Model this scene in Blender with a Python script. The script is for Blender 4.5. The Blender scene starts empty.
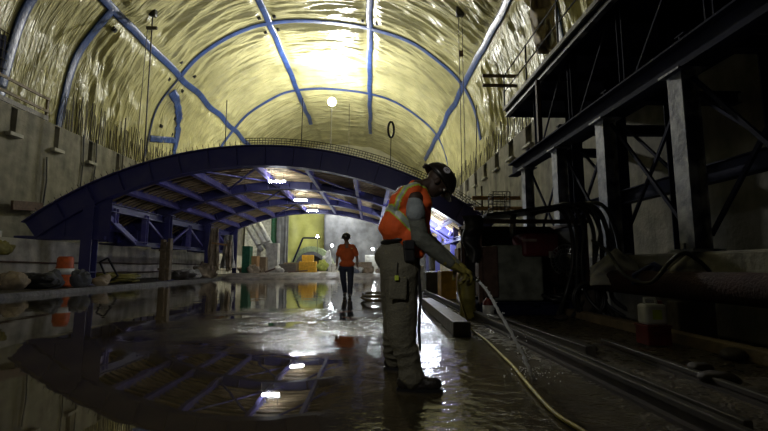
import bpy, bmesh, math, random
from mathutils import Vector, Matrix, noise
random.seed(7)
C = bpy.context.scene.collection
V = Vector
# ------------------------------------------------------------------ camera
F = 430.0; PIT = math.atan(50.5/F); YAW = math.atan(14/F); H = .85
def ray(px, py):
    cx = (px-384)/F; cz = (215.5-py)/F
    y = math.cos(PIT)-cz*math.sin(PIT); z = math.sin(PIT)+cz*math.cos(PIT)
    return V((cx*math.cos(YAW)+y*math.sin(YAW), -cx*math.sin(YAW)+y*math.cos(YAW), z))
def at(px, py, Y):
    r = ray(px, py); t = Y/r.y; return V((r.x*t, Y, r.z*t+H))
def atx(px, py, X):
    r = ray(px, py); t = X/r.x; return V((X, r.y*t, r.z*t+H))
def atz(px, py, Z=0.):
    r = ray(px, py); t = (Z-H)/r.z; return V((r.x*t, r.y*t, Z))
cam = bpy.data.cameras.new('camera'); co = bpy.data.objects.new('camera', cam); C.objects.link(co)
co.location = (0, 0, H); co.rotation_euler = (math.pi/2+PIT, 0, -YAW)
cam.lens = 36*F/768; cam.sensor_width = 36; cam.clip_start = .05; cam.clip_end = 300
sc = bpy.context.scene; sc.camera = co
# ------------------------------------------------------------------ materials
def mat(name, col, rough=.6, metal=0., var=.25, vs=6., bump=.0, bs=30., col2=None, thr=None, spec=None, **kw):
    m = bpy.data.materials.new(name); m.use_nodes = True
    nt = m.node_tree; N = nt.nodes; L = nt.links; b = N['Principled BSDF']
    b.inputs['Roughness'].default_value = rough; b.inputs['Metallic'].default_value = metal
    if spec is not None: b.inputs['Specular IOR Level'].default_value = spec
    tc = N.new('ShaderNodeTexCoord')
    nz = N.new('ShaderNodeTexNoise'); nz.inputs['Scale'].default_value = vs; nz.inputs['Detail'].default_value = 6
    L.new(tc.outputs['Object'], nz.inputs['Vector'])
    cr = N.new('ShaderNodeValToRGB'); L.new(nz.outputs['Fac'], cr.inputs['Fac'])
    c1 = tuple(c*(1-var) for c in col); c2 = col2 or tuple(min(1, c*(1+var)) for c in col)
    t = thr or (.35, .65)
    cr.color_ramp.elements[0].position = t[0]; cr.color_ramp.elements[1].position = t[1]
    cr.color_ramp.elements[0].color = (*(col if col2 else c1), 1); cr.color_ramp.elements[1].color = (*c2, 1)
    L.new(cr.outputs['Color'], b.inputs['Base Color'])
    if bump:
        n2 = N.new('ShaderNodeTexNoise'); n2.inputs['Scale'].default_value = bs; n2.inputs['Detail'].default_value = 5
        L.new(tc.outputs['Object'], n2.inputs['Vector'])
        bp = N.new('ShaderNodeBump'); bp.inputs['Strength'].default_value = bump; bp.inputs['Distance'].default_value = .05
        L.new(n2.outputs['Fac'], bp.inputs['Height']); L.new(bp.outputs['Normal'], b.inputs['Normal'])
    for k, v in kw.items(): b.inputs[k.replace('_', ' ')].default_value = v
    return m
def emat(name, col, s):
    m = bpy.data.materials.new(name); m.use_nodes = True; b = m.node_tree.nodes['Principled BSDF']
    b.inputs['Base Color'].default_value = (*col, 1); b.inputs['Emission Color'].default_value = (*col, 1)
    b.inputs['Emission Strength'].default_value = s; return m
M = {}
def membrane(name, c):
    m = mat(name, c, .27, var=.14, vs=.9)
    nt = m.node_tree; N = nt.nodes; L = nt.links; b = N['Principled BSDF']; tc = [n for n in N if n.type == 'TEX_COORD'][0]
    hs = []
    for sc_, w in (((.35, 2.6, .35), 1.), ((.8, 6.5, .8), .45), ((2.2, 2.6, 2.2), .18)):
        mp = N.new('ShaderNodeMapping'); mp.inputs['Scale'].default_value = sc_; L.new(tc.outputs['Object'], mp.inputs['Vector'])
        n = N.new('ShaderNodeTexNoise'); n.inputs['Scale'].default_value = 1.; n.inputs['Detail'].default_value = 3; n.inputs['Distortion'].default_value = .8
        L.new(mp.outputs['Vector'], n.inputs['Vector'])
        a = N.new('ShaderNodeMath'); a.operation = 'SUBTRACT'; a.inputs[1].default_value = .5; L.new(n.outputs['Fac'], a.inputs[0])
        q = N.new('ShaderNodeMath'); q.operation = 'ABSOLUTE'; L.new(a.outputs[0], q.inputs[0])
        q2 = N.new('ShaderNodeMath'); q2.operation = 'MULTIPLY'; q2.inputs[1].default_value = -w; L.new(q.outputs[0], q2.inputs[0]); hs.append(q2.outputs[0])
    a = N.new('ShaderNodeMath'); a.operation = 'ADD'; L.new(hs[0], a.inputs[0]); L.new(hs[1], a.inputs[1])
    a2 = N.new('ShaderNodeMath'); a2.operation = 'ADD'; L.new(a.outputs[0], a2.inputs[0]); L.new(hs[2], a2.inputs[1])
    bp = N.new('ShaderNodeBump'); bp.inputs['Strength'].default_value = .85; bp.inputs['Distance'].default_value = .24
    L.new(a2.outputs[0], bp.inputs['Height']); L.new(bp.outputs['Normal'], b.inputs['Normal'])
    return m
M['membrane'] = membrane('membrane', (.52, .485, .24))
M['endsheet'] = mat('endsheet', (.60, .57, .36), .4, var=.15, vs=.8, bump=.4, bs=2.)
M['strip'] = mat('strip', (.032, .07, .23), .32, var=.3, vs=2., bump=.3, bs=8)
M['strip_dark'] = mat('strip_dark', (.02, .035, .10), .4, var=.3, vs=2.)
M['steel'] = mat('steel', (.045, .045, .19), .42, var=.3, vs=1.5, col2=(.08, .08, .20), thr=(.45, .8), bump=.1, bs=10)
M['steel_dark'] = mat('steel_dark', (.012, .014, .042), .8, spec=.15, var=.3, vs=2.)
M['steel_dusty'] = mat('steel_dusty', (.04, .045, .085), .55, vs=3., col2=(.36, .37, .40), thr=(.42, .62), bump=.15, bs=14)
M['girder'] = mat('girder', (.13, .12, .42), .45, var=.25, vs=2., col2=(.34, .33, .52), thr=(.5, .8))
M['lagging'] = mat('lagging', (.56, .43, .25), .7, var=.3, vs=2., bump=.3, bs=12)
M['deck_steel'] = mat('deck_steel', (.022, .02, .02), .5, vs=2.)
M['rust'] = mat('rust', (.10, .055, .04), .7, vs=8., bump=.3)
M['rebar'] = mat('rebar', (.055, .048, .04), .6, metal=.3, vs=9.)
M['timber'] = mat('timber', (.20, .15, .09), .65, vs=6., bump=.3, bs=20)
M['timber_dark'] = mat('timber_dark', (.09, .075, .06), .55, vs=6., bump=.4, bs=14)
M['black'] = mat('black', (.012, .012, .014), .45, vs=5)
M['rubber'] = mat('rubber', (.02, .02, .022), .38, vs=9)
M['white'] = mat('white', (.74, .74, .71), .5, var=.25, vs=4.)
M['pale'] = mat('pale', (.42, .41, .36), .7, var=.3, vs=3., bump=.2)
M['orange'] = mat('orange', (.55, .10, .02), .5, vs=6.)
M['vest'] = mat('vest', (.90, .13, .02), .75, var=.12, vs=14., bump=.2, bs=120)
M['lime'] = mat('lime', (.62, .78, .08), .6, var=.1)
M['silver'] = mat('silver', (.42, .50, .42), .35, var=.1, vs=40)
M['shirt'] = mat('shirt', (.30, .34, .36), .85, var=.15, vs=20, bump=.3, bs=90)
M['sleeve'] = mat('sleeve', (.155, .165, .14), .9, var=.15, vs=20, bump=.3, bs=90)
M['trouser'] = mat('trouser', (.17, .16, .115), .85, var=.18, vs=5., bump=.35, bs=70)
M['boot'] = mat('boot', (.022, .018, .016), .45, vs=12, bump=.3)
M['skin'] = mat('skin', (.055, .032, .022), .6, var=.1)
M['skin2'] = mat('skin2', (.20, .11, .07), .5, var=.1)
M['hat'] = mat('hat', (.014, .011, .010), .32, var=.2)
M['glove'] = mat('glove', (.22, .19, .035), .75, var=.3, vs=25, bump=.3, bs=80)
M['tshirt'] = mat('tshirt', (.55, .10, .02), .85, var=.15, bump=.2, bs=60)
M['jeans'] = mat('jeans', (.02, .025, .045), .8, var=.3)
M['yellowhose'] = mat('yellowhose', (.40, .33, .015), .6, var=.3, vs=12)
M['olive'] = mat('olive', (.24, .21, .04), .6, var=.3, vs=5)
M['yellow'] = mat('yellow', (.60, .33, .02), .5, var=.2)
M['red'] = mat('red', (.16, .014, .014), .5, var=.3)
M['green'] = mat('green', (.02, .12, .06), .5, var=.3)
M['card'] = mat('card', (.42, .24, .10), .8, var=.15)
M['tarp_blue'] = mat('tarp_blue', (.05, .07, .20), .5, vs=9, bump=.3)
M['tarp_grey'] = mat('tarp_grey', (.11, .115, .135), .6, var=.3, vs=1.5, bump=.3, bs=5)
M['tarp_brown'] = mat('tarp_brown', (.36, .29, .20), .8, var=.4, vs=2.5, bump=.4, bs=8)
M['sheet_yellow'] = mat('sheet_yellow', (.37, .38, .12), .45, var=.15, vs=1., bump=.4, bs=3)
M['rail'] = mat('rail', (.16, .15, .13), .3, metal=.7, vs=9); M['rust_dark'] = mat('rust_dark', (.035, .025, .02), .7, vs=8)
M['metal'] = mat('metal', (.40, .40, .40), .28, metal=1., vs=10)
M['mud'] = mat('mud', (.075, .065, .05), .5, var=.4, vs=3., bump=.8, bs=7.)
M['led'] = emat('led', (.92, .95, 1.), 130)
M['flood'] = emat('flood', (1., 1., .93), 400)
M['worklight'] = emat('worklight', (.75, .86, 1.), 60)
M['smalllamp'] = emat('smalllamp', (.95, .97, 1.), 60)
M['water'] = mat('water', (.95, .97, 1.), .15, var=.02, spec=.8, Transmission_Weight=.08, IOR=1.33)
def concrete(name, c, streak=True, sc_=1.):
    m = mat(name, c, .85, var=.0, vs=1., bump=.35, bs=9)
    nt = m.node_tree; N = nt.nodes; L = nt.links; b = N['Principled BSDF']
    tc = [n for n in N if n.type == 'TEX_COORD'][0]
    mp = N.new('ShaderNodeMapping'); mp.inputs['Scale'].default_value = (1.5, 1.5, .12)
    L.new(tc.outputs['Object'], mp.inputs['Vector'])
    n = N.new('ShaderNodeTexNoise'); n.inputs['Scale'].default_value = 1.6*sc_; n.inputs['Detail'].default_value = 8
    L.new(mp.outputs['Vector'], n.inputs['Vector'])
    n3 = N.new('ShaderNodeTexNoise'); n3.inputs['Scale'].default_value = 2.2; n3.inputs['Detail'].default_value = 8
    L.new(tc.outputs['Object'], n3.inputs['Vector'])
    ml = N.new('ShaderNodeMath'); ml.operation = 'ADD'; L.new(n.outputs['Fac'], ml.inputs[0]); L.new(n3.outputs['Fac'], ml.inputs[1])
    cr = N.new('ShaderNodeValToRGB'); e = cr.color_ramp.elements
    cr.color_ramp.elements[0].position = .35; cr.color_ramp.elements[1].position = .68
    e[0].color = (*(x*.45 for x in c), 1); e[1].color = (*(min(1, x*1.25) for x in c), 1)
    hf = N.new('ShaderNodeMath'); hf.operation = 'MULTIPLY'; hf.inputs[1].default_value = .5; L.new(ml.outputs[0], hf.inputs[0])
    L.new(hf.outputs[0], cr.inputs['Fac']); L.new(cr.outputs['Color'], b.inputs['Base Color'])
    return m
M['concrete'] = concrete('concrete', (.27, .255, .21))
M['concrete_pale'] = concrete('concrete_pale', (.56, .53, .45))
def floor_mat():
    m = bpy.data.materials.new('wet_floor'); m.use_nodes = True
    nt = m.node_tree; N = nt.nodes; L = nt.links; b = N['Principled BSDF']
    def nz(scale, detail=6, sx=(1, 1, 1)):
        g = N.new('ShaderNodeNewGeometry'); mp = N.new('ShaderNodeMapping'); mp.inputs['Scale'].default_value = sx
        L.new(g.outputs['Position'], mp.inputs['Vector'])
        n = N.new('ShaderNodeTexNoise'); n.inputs['Scale'].default_value = scale; n.inputs['Detail'].default_value = detail
        L.new(mp.outputs['Vector'], n.inputs['Vector']); return n.outputs['Fac']
    def ramp(i, a, bb, c0=(0, 0, 0), c1=(1, 1, 1)):
        r = N.new('ShaderNodeValToRGB'); e = r.color_ramp.elements; e[0].position = a; e[1].position = bb
        e[0].color = (*c0, 1); e[1].color = (*c1, 1); L.new(i, r.inputs['Fac']); return r.outputs['Color']
    def mth(op, a, c, clamp=False):
        n = N.new('ShaderNodeMath'); n.operation = op; n.use_clamp = clamp
        for i, v in enumerate((a, c)):
            if isinstance(v, (int, float)): n.inputs[i].default_value = v
            else: L.new(v, n.inputs[i])
        return n.outputs[0]
    g = N.new('ShaderNodeNewGeometry'); sp = N.new('ShaderNodeSeparateXYZ'); L.new(g.outputs['Position'], sp.inputs[0])
    X, Y = sp.outputs['X'], sp.outputs['Y']
    # how muddy (0 standing water .. 1 mud): right of the hose, and an island of grit across the middle
    big = nz(.35, 4)
    right = mth('MULTIPLY', mth('SUBTRACT', X, mth('ADD', 1.0, mth('MULTIPLY', mth('SUBTRACT', big, .5), 2.2))), 1.4, True)
    isl = mth('SUBTRACT', 1.0, mth('MULTIPLY', mth('ABSOLUTE', mth('SUBTRACT', Y, mth('ADD', 6.4, mth('MULTIPLY', X, -.15))), 0), .42), True)
    isl = mth('MULTIPLY', isl, mth('MULTIPLY', mth('ADD', X, 3.2), .7, True))
    isl = mth('MULTIPLY', isl, ramp(nz(1.1, 5), .40, .60))
    mud = mth('MAXIMUM', right, isl, True)
    patch = ramp(nz(.8, 6), .56, .70)
    mud2 = mth('MAXIMUM', mud, mth('MULTIPLY', patch, .35), True)
    col = N.new('ShaderNodeMix'); col.data_type = 'RGBA'
    L.new(mud2, col.inputs['Factor'])
    L.new(ramp(nz(2.5, 8), .3, .7, (.058, .045, .024), (.10, .08, .046)), col.inputs['A'])
    L.new(ramp(nz(5, 8), .3, .7, (.030, .022, .014), (.10, .08, .05)), col.inputs['B'])
    L.new(col.outputs['Result'], b.inputs['Base Color'])
    L.new(mth('ADD', .022, mth('MULTIPLY', mth('MAXIMUM', mud, mth('MULTIPLY', patch, .06)), mth('MULTIPLY', ramp(nz(9, 6), .25, .75), .60))), b.inputs['Roughness'])
    b.inputs['Specular IOR Level'].default_value = .5
    # ripples: long and faint on still water, choppy on mud
    rip = nz(1.3, 2, (1, .8, 1)); chop = nz(7, 6); grit = nz(34, 4)
    near = mth('MULTIPLY', mth('SUBTRACT', X, -.3), 1.2, True)
    h = mth('ADD', mth('MULTIPLY', rip, .004), mth('MULTIPLY', mth('MULTIPLY', chop, mth('MAXIMUM', mud, mth('MULTIPLY', near, .55))), .06))
    h = mth('ADD', h, mth('MULTIPLY', mth('MULTIPLY', grit, mud), .05))
    far = mth('MULTIPLY', mth('SUBTRACT', Y, 7.5), .22, True)
    h = mth('ADD', h, mth('MULTIPLY', mth('MULTIPLY', nz(3.2, 4, (1, .6, 1)), far), .012))
    bp = N.new('ShaderNodeBump'); bp.inputs['Strength'].default_value = 1.; bp.inputs['Distance'].default_value = .5
    L.new(h, bp.inputs['Height']); L.new(bp.outputs['Normal'], b.inputs['Normal'])
    return m
M['floor'] = floor_mat()
# ------------------------------------------------------------------ mesh helpers
def frame(d, up=V((0, 0, 1))):
    d = d.normalized()
    if abs(d.dot(up)) > .98: up = V((1, 0, 0)) if abs(d.x) < .9 else V((0, 1, 0))
    s = d.cross(up).normalized(); return s, s.cross(d).normalized()
class MB:
    def __init__(s): s.v = []; s.f = []
    def add(s, vs, fs):
        n = len(s.v); s.v += [V(v) for v in vs]; s.f += [tuple(i+n for i in f) for f in fs]; return s
    def box(s, c, d, R=None):
        c = V(c); R = R or Matrix.Identity(3); vs = []
        for x in (-.5, .5):
            for y in (-.5, .5):
                for z in (-.5, .5): vs.append(c+R @ V((x*d[0], y*d[1], z*d[2])))
        return s.add(vs, [(0, 1, 3, 2), (4, 6, 7, 5), (0, 4, 5, 1), (2, 3, 7, 6), (0, 2, 6, 4), (1, 5, 7, 3)])
    def bar(s, a, b, w, h, up=V((0, 0, 1))):
        a, b = V(a), V(b); x, u = frame(b-a, up); vs = []
        for p in (a, b):
            for i, j in ((-1, -1), (1, -1), (1, 1), (-1, 1)): vs.append(p+x*i*w/2+u*j*h/2)
        return s.add(vs, [(3, 2, 1, 0), (4, 5, 6, 7)]+[(i, (i+1) % 4, (i+1) % 4+4, i+4) for i in range(4)])
    def ibeam(s, a, b, w, h, t=.03, up=V((0, 0, 1))):
        a, b = V(a), V(b); x, u = frame(b-a, up)
        s.bar(a+u*(h/2-t/2), b+u*(h/2-t/2), w, t, up); s.bar(a-u*(h/2-t/2), b-u*(h/2-t/2), w, t, up)
        return s.bar(a, b, t, h-2*t+.001, up)
    def tube(s, path, r, seg=8, cap=True):
        path = [V(p) for p in path]; n = len(path); R = r if isinstance(r, (list, tuple)) else [r]*n
        vs = []; x = None
        for i, p in enumerate(path):
            d = (path[min(i+1, n-1)]-path[max(i-1, 0)]).normalized()
            if x is None: x, u = frame(d)
            else:
                x = (x-d*x.dot(d)).normalized(); u = x.cross(d)
            for k in range(seg):
                t = 2*math.pi*k/seg; vs.append(p+(x*math.cos(t)+u*math.sin(t))*R[i])
        fs = [(i*seg+k, i*seg+(k+1) % seg, (i+1)*seg+(k+1) % seg, (i+1)*seg+k) for i in range(n-1) for k in range(seg)]
        if cap: fs += [tuple(range(seg))[::-1], tuple(range((n-1)*seg, n*seg))]
        return s.add(vs, fs)
    def cap(s, a, ra, b, rb, seg=16):
        a, b = V(a), V(b); d = (b-a); L = d.length
        if L < 1e-5: d = V((0, 0, 1))
        d.normalize(); path = []; R = []
        for k in range(6):
            t = math.pi/2*k/5.; path.append(a-d*ra*math.cos(t)); R.append(max(ra*math.sin(t), ra*.02))
        for k in range(6):
            t = math.pi/2*(1-k/5.); path.append(b+d*rb*math.cos(t)); R.append(max(rb*math.sin(t), rb*.02))
        x, u = frame(d); vs = []; n = len(path)
        for p, r in zip(path, R):
            for k in range(seg):
                t = 2*math.pi*k/seg; vs.append(p+(x*math.cos(t)+u*math.sin(t))*r)
        fs = [(i*seg+k, i*seg+(k+1) % seg, (i+1)*seg+(k+1) % seg, (i+1)*seg+k) for i in range(n-1) for k in range(seg)]
        return s.add(vs, fs+[tuple(range(seg))[::-1], tuple(range((n-1)*seg, n*seg))])
    def ell(s, c, r, R=None, seg=20, rings=12):
        c = V(c); R = R or Matrix.Identity(3); vs = []; fs = []
        for i in range(1, rings):
            t = math.pi*i/rings
            for k in range(seg):
                p = 2*math.pi*k/seg
                vs.append(c+R @ V((r[0]*math.sin(t)*math.cos(p), r[1]*math.sin(t)*math.sin(p), r[2]*math.cos(t))))
        a = len(vs); vs += [c+R @ V((0, 0, r[2])), c-R @ V((0, 0, r[2]))]
        for i in range(rings-2):
            for k in range(seg): fs.append((i*seg+k, (i+1)*seg+k, (i+1)*seg+(k+1) % seg, i*seg+(k+1) % seg))
        for k in range(seg):
            fs.append((a, k, (k+1) % seg)); fs.append((a+1, (rings-2)*seg+(k+1) % seg, (rings-2)*seg+k))
        return s.add(vs, fs)
    def lathe(s, c, prof, seg=20, R=None):
        c = V(c); R = R or Matrix.Identity(3); vs = []
        for r, z in prof:
            for k in range(seg): t = 2*math.pi*k/seg; vs.append(c+R @ V((r*math.cos(t), r*math.sin(t), z)))
        n = len(prof)
        fs = [(i*seg+k, i*seg+(k+1) % seg, (i+1)*seg+(k+1) % seg, (i+1)*seg+k) for i in range(n-1) for k in range(seg)]
        return s.add(vs, fs+[tuple(range(seg))[::-1], tuple(range((n-1)*seg, n*seg))])
    def grid(s, fn, nu, nv, closed=False):
        vs = [fn(i/nu, j/nv) for j in range(nv+1) for i in range(nu+1)]; w = nu+1
        return s.add(vs, [(j*w+i, j*w+i+1, (j+1)*w+i+1, (j+1)*w+i) for j in range(nv) for i in range(nu)])
    def build(s, name, m, parent=None, smooth=False, bevel=0, solid=0):
        off = V(parent_loc(parent)) if parent else V((0, 0, 0))
        me = bpy.data.meshes.new(name); me.from_pydata([v-off for v in s.v], [], s.f); me.update()
        o = bpy.data.objects.new(name, me); C.objects.link(o)
        if parent: o.parent = parent
        me.materials.append(M[m] if isinstance(m, str) else m)
        if smooth:
            for p in me.polygons: p.use_smooth = True
        if solid:
            k = o.modifiers.new('s', 'SOLIDIFY'); k.thickness = solid; k.offset = 0
        if bevel:
            k = o.modifiers.new('b', 'BEVEL'); k.width = bevel; k.segments = 2; k.limit_method = 'ANGLE'
        return o
def parent_loc(p):
    l = V((0, 0, 0))
    while p: l += V(p.location); p = p.parent
    return l
def tag(o, label, cat, group=None, kind=None):
    if label: o['label'] = label
    if cat: o['category'] = cat
    if group: o['group'] = group
    if kind: o['kind'] = kind
    return o
def struct(o): o['kind'] = 'structure'; return o
def thing(name, label, cat, loc=(0, 0, 0), group=None, rz=0):
    o = bpy.data.objects.new(name, None); C.objects.link(o); o.location = loc; o.rotation_euler = (0, 0, rz)
    o.empty_display_size = .1
    return tag(o, label, cat, group)
def dup(root, loc, rz=None, label=None, group=None):
    def cp(o, par):
        c = o.copy(); C.objects.link(c)
        if par: c.parent = par
        for ch in [x for x in o.children]: cp(ch, c)
        return c
    r = cp(root, None); r.location = loc
    if rz is not None: r.rotation_euler = (0, 0, rz)
    if label: r['label'] = label
    if group: r['group'] = group
    return r
def remesh(mb, voxel, smooth=3, wr=None):
    me = bpy.data.meshes.new('t'); me.from_pydata(mb.v, [], mb.f); me.update()
    o = bpy.data.objects.new('t', me); C.objects.link(o)
    k = o.modifiers.new('r', 'REMESH'); k.mode = 'VOXEL'; k.voxel_size = voxel
    if smooth: k = o.modifiers.new('s', 'SMOOTH'); k.factor = .5; k.iterations = smooth
    dg = bpy.context.evaluated_depsgraph_get(); ev = o.evaluated_get(dg); m2 = ev.to_mesh()
    out = MB(); out.v = [v.co.copy() for v in m2.vertices]; out.f = [tuple(p.vertices) for p in m2.polygons]
    nrm = [v.normal.copy() for v in m2.vertices]
    ev.to_mesh_clear(); bpy.data.objects.remove(o); bpy.data.meshes.remove(me)
    if wr:
        for i, v in enumerate(out.v): out.v[i] = v+nrm[i]*wr(v)
    out.n = nrm
    return out
# ------------------------------------------------------------------ vault
PROF = [(-14.32, 6.6), (-14.27, 8.0), (-13.7, 10.8), (-12.4, 13.0), (-11.0, 14.65), (-8.6, 16.25), (-6.7, 16.85), (-4.0, 17.05), (0, 16.6), (2.6, 15.7), (4.6, 14.3), (6.0, 12.85), (6.85, 11), (7.3, 8.3), (7.38, 6.6)]
def crm(P, n=14):
    Q = [V((p[0], 0, p[1])) for p in P]; out = []
    for i in range(len(Q)-1):
        p0, p1, p2, p3 = Q[max(i-1, 0)], Q[i], Q[i+1], Q[min(i+2, len(Q)-1)]
        for k in range(n):
            t = k/n
            out.append(.5*((2*p1)+(p2-p0)*t+(2*p0-5*p1+4*p2-p3)*t*t+(3*p1-p0-3*p2+p3)*t**3))
    return out+[Q[-1]]
FP = crm(PROF); acc = [0]
for a, b in zip(FP, FP[1:]): acc.append(acc[-1]+(b-a).length)
TL = acc[-1]
import bisect
def vp(s):
    L = max(0, min(1, s))*TL; i = min(max(bisect.bisect_right(acc, L)-1, 0), len(FP)-2)
    t = (L-acc[i])/(acc[i+1]-acc[i]); p = FP[i].lerp(FP[i+1], t); d = (FP[i+1]-FP[i]).normalized()
    return p, V((d.z, 0, -d.x))   # point, inward normal
def s_of(x, z):
    return min(range(0, 1001), key=lambda k: (vp(k/1000)[0]-V((x, 0, z))).length)/1000
def s_ratio(fn): return min(range(0, 1001), key=lambda k: abs(fn(vp(k/1000)[0])))/1000
S1 = s_ratio(lambda p: (p.z-.85)+.99*p.x); S2 = s_ratio(lambda p: p.x+.42*(p.z-.85)); S3 = s_of(-.05, 16.6); S4 = s_ratio(lambda p: (p.z-.85)-1.93*p.x)
RIBS = [(16.4, 0, S1), (19.6, 0, S1), (27.0, 0, 1), (38.0, 0, 1), (15.0, S4, 1), (48.5, .1, .95)]
def ribmask(s, y):
    m = 1.
    for (ry, a, b) in RIBS:
        if a-.02 <= s <= b+.02: m = min(m, max(.0, (abs(y-ry)-.25)/.7))
    for q in (S1, S2, S3, S4): m = min(m, max(.0, (abs(s-q)*TL-.2)/.6))
    m = min(1, m); return m*m*(3-2*m)
def disp(s, y):
    S = s*TL; side = min(1, abs(s-.5)*2.2)
    wob = noise.noise(V((S*.16, y*.22, 3)))*2.2+noise.noise(V((S*.5, y*.35, 9)))*.7*side
    a = 1-abs(noise.noise(V((S*.10, (y+wob)*.95, 0))))*2.6
    b = 1-abs(noise.noise(V((S*.28+7, (y+wob*.6)*2.1, 5))))*2.6
    c = noise.noise(V((S*.9, y*1.1+wob, 11)))
    dg = 1-abs(noise.noise(V(((S+y*.8)*.55, (y-S*.35)*.55, 21))))*3.
    e = 1-abs(noise.noise(V((S*.30+3, (y+wob*.5)*3.6, 8))))*2.6
    sm = .25 if (s < S1 and y < 19.6) else 1.
    return sm*(max(a, -.4)*.12+max(b, -.3)*.085+max(e, -.2)*.035+c*.05*side+max(dg, -.2)*.12*side*side)*ribmask(s, y)
def vault(s, y, off=0, d=True):
    p, n = vp(s); return V((p.x, y, p.z))+n*(off+(disp(s, y) if d else 0))
NU, NV = 260, 900; Y0, Y1 = 6., 56.
def vgrid(u, v):
    y = Y0+(Y1-Y0)*v**1.0
    return vault(u, y)
mb = MB().grid(vgrid, NU, NV); struct(mb.build('ceiling', 'membrane', smooth=True))
# back part of the cavern behind the viewer
mb = MB().grid(lambda u, v: vault(u, -14+20.02*v, 0, False), 60, 4); struct(mb.build('ceiling', 'membrane', smooth=True))
def ribbon_y(y, s0, s1, w=.42, n=90, wv=.12):
    top = MB()
    def pt(u, v):
        s = s0+(s1-s0)*u; yy = y+(v-.5)*w+noise.noise(V((s*TL*.35, y, 1)))*wv
        return vault(s, yy, .05+.02*math.sin(v*math.pi))
    return top.grid(pt, n, 6)
def ribbon_s(s, y0, y1, w=.42, n=160):
    def pt(u, v):
        y = y0+(y1-y0)*u; ss = s+(v-.5)*w/TL+noise.noise(V((y*.45, s*9, 1)))*.0035
        return vault(ss, y, .05+.02*math.sin(v*math.pi))
    return MB().grid(pt, n, 6)
SG = None
for mbx, mt, lab in (
    (ribbon_s(S1, 12, 47, .42), 'strip', 'wide blue seam strip running diagonally down the upper left of the yellow vault'),
    (ribbon_s(S2, 12, 47.5, .42), 'strip', 'blue lengthwise seam strip left of the bright round lamp'),
    (ribbon_s(S3, 12, 50, .40), 'strip', 'near-vertical blue lengthwise seam strip right of the bright round lamp'),
    (ribbon_s(S4, 12, 47, .42), 'strip', 'blue lengthwise seam strip curving down the right side towards the hard hat'),
    (ribbon_y(27.0, S1, .93, .40, 200), 'strip', 'blue hoop seam strip arching over the vault, the nearer of the two wide hoops'),
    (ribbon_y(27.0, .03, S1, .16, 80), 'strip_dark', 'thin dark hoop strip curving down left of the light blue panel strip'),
    (ribbon_y(38.0, .02, .97, .42, 200), 'strip', 'thin blue hoop seam strip just above the bright round lamp, the farther full hoop'),
    (ribbon_y(19.6, .0, S1, .42, 80), 'strip', 'dark blue hoop strip dropping from the diagonal strip to the left wall'),
    (ribbon_y(16.4, .0, S1, .42, 80), 'strip', 'blue hoop strip near the top left corner above the guardrail'),
    (ribbon_y(15.0, S4, .985, .45, 80), 'strip', 'blue hoop strip on the right just above the steel platform guardrail')):
    tag(mbx.build('seam_strip', mt, smooth=True, solid=.03), lab, 'strip')
# recessed panel strip on the left wall
pl = [at(165, 97, 26.8), at(173, 104, 28.6), at(178, 118, 29.6), at(178.5, 135, 30.2), at(178, 152, 30.4)]
def blend(P, n):
    out = []
    for i in range(len(P)-1):
        p0, p1, p2, p3 = P[max(i-1, 0)], P[i], P[i+1], P[min(i+2, len(P)-1)]
        for k in range(n):
            t = k/n; out.append(.5*((2*p1)+(p2-p0)*t+(2*p0-5*p1+4*p2-p3)*t*t+(3*p1-p0-3*p2+p3)*t**3))
    return out+[P[-1]]
def ribbon_path(P, w, n=10):
    Q = blend([V((s_of(*p[:2])*TL, p[2], 0)) for p in P], n); b = MB()
    def pt(u, v):
        i = min(len(Q)-1, int(round(u*(len(Q)-1)))); d = (Q[min(i+1, len(Q)-1)]-Q[max(i-1, 0)]).normalized()
        q = Q[i]+V((-d.y, d.x, 0))*(v-.5)*w; return vault(q.x/TL, q.y, .07)
    return b.grid(pt, len(Q)-1, 4)
def wallband(P, w):
    P = blend([V(p) for p in P], 8); mb = MB()
    def pt(u, v):
        p = P[min(len(P)-1, int(round(u*(len(P)-1))))]
        s = s_of(p.x, p.z); q = vault(s, p.y+(v-.5)*w, .10); return q
    return mb.grid(pt, len(P)-1, 4)
tag(ribbon_path([(-12.9, 12.1, 27.3), (-13.3, 11.7, 28.6), (-13.7, 10.8, 29.8), (-13.9, 9.8, 30.3), (-14.2, 8.0, 30.4), (-14.3, 7.0, 30.4)], .62).build('seam_strip', 'strip', smooth=True, solid=.03), 'light blue curved strip framing a panel low on the left of the vault', 'strip')
def hb(u, v):
    y = 27.2+3.0*u; s = s_of(-13.7, 9.75)
    return vault(s+(v-.5)*.42/TL, y, .10)
tag(ribbon_path([(-14.1, 8.95, 27.2), (-14.05, 9.35, 28.7), (-14.0, 9.75, 30.2)], .42).build('seam_strip', 'strip', smooth=True, solid=.03), 'short horizontal blue strip beside the light blue curved strip', 'strip')
# dark anchor plates near the strip crossings
for (s, y) in ((S1+.022, 18.2), (S1-.02, 20.4), (S1+.020, 26.1), (S1+.02, 28.1), (S1-.018, 26.3), (S1-.018, 28.0), (S2+.014, 26.3), (S2-.014, 26.2), (S2+.012, 27.8), (S2-.014, 27.9), (S3+.014, 26.2), (S3-.014, 26.2), (.10, 27.8), (.13, 29), (.10, 29.6)):
    p, n = vp(s); q = vault(s, y, .03)
    t = MB(); R = Matrix([V((n.z, 0, -n.x)), V((0, 1, 0)), n]).transposed()
    t.box(q, (.22, .26, .08), R); t.box(q+n*.06, (.12, .12, .06), R)
    tag(t.build('anchor_plate', 'black'), 'small dark square anchor plate fixed to the yellow vault near blue strips', 'plate', 'anchor plates on the vault')
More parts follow.
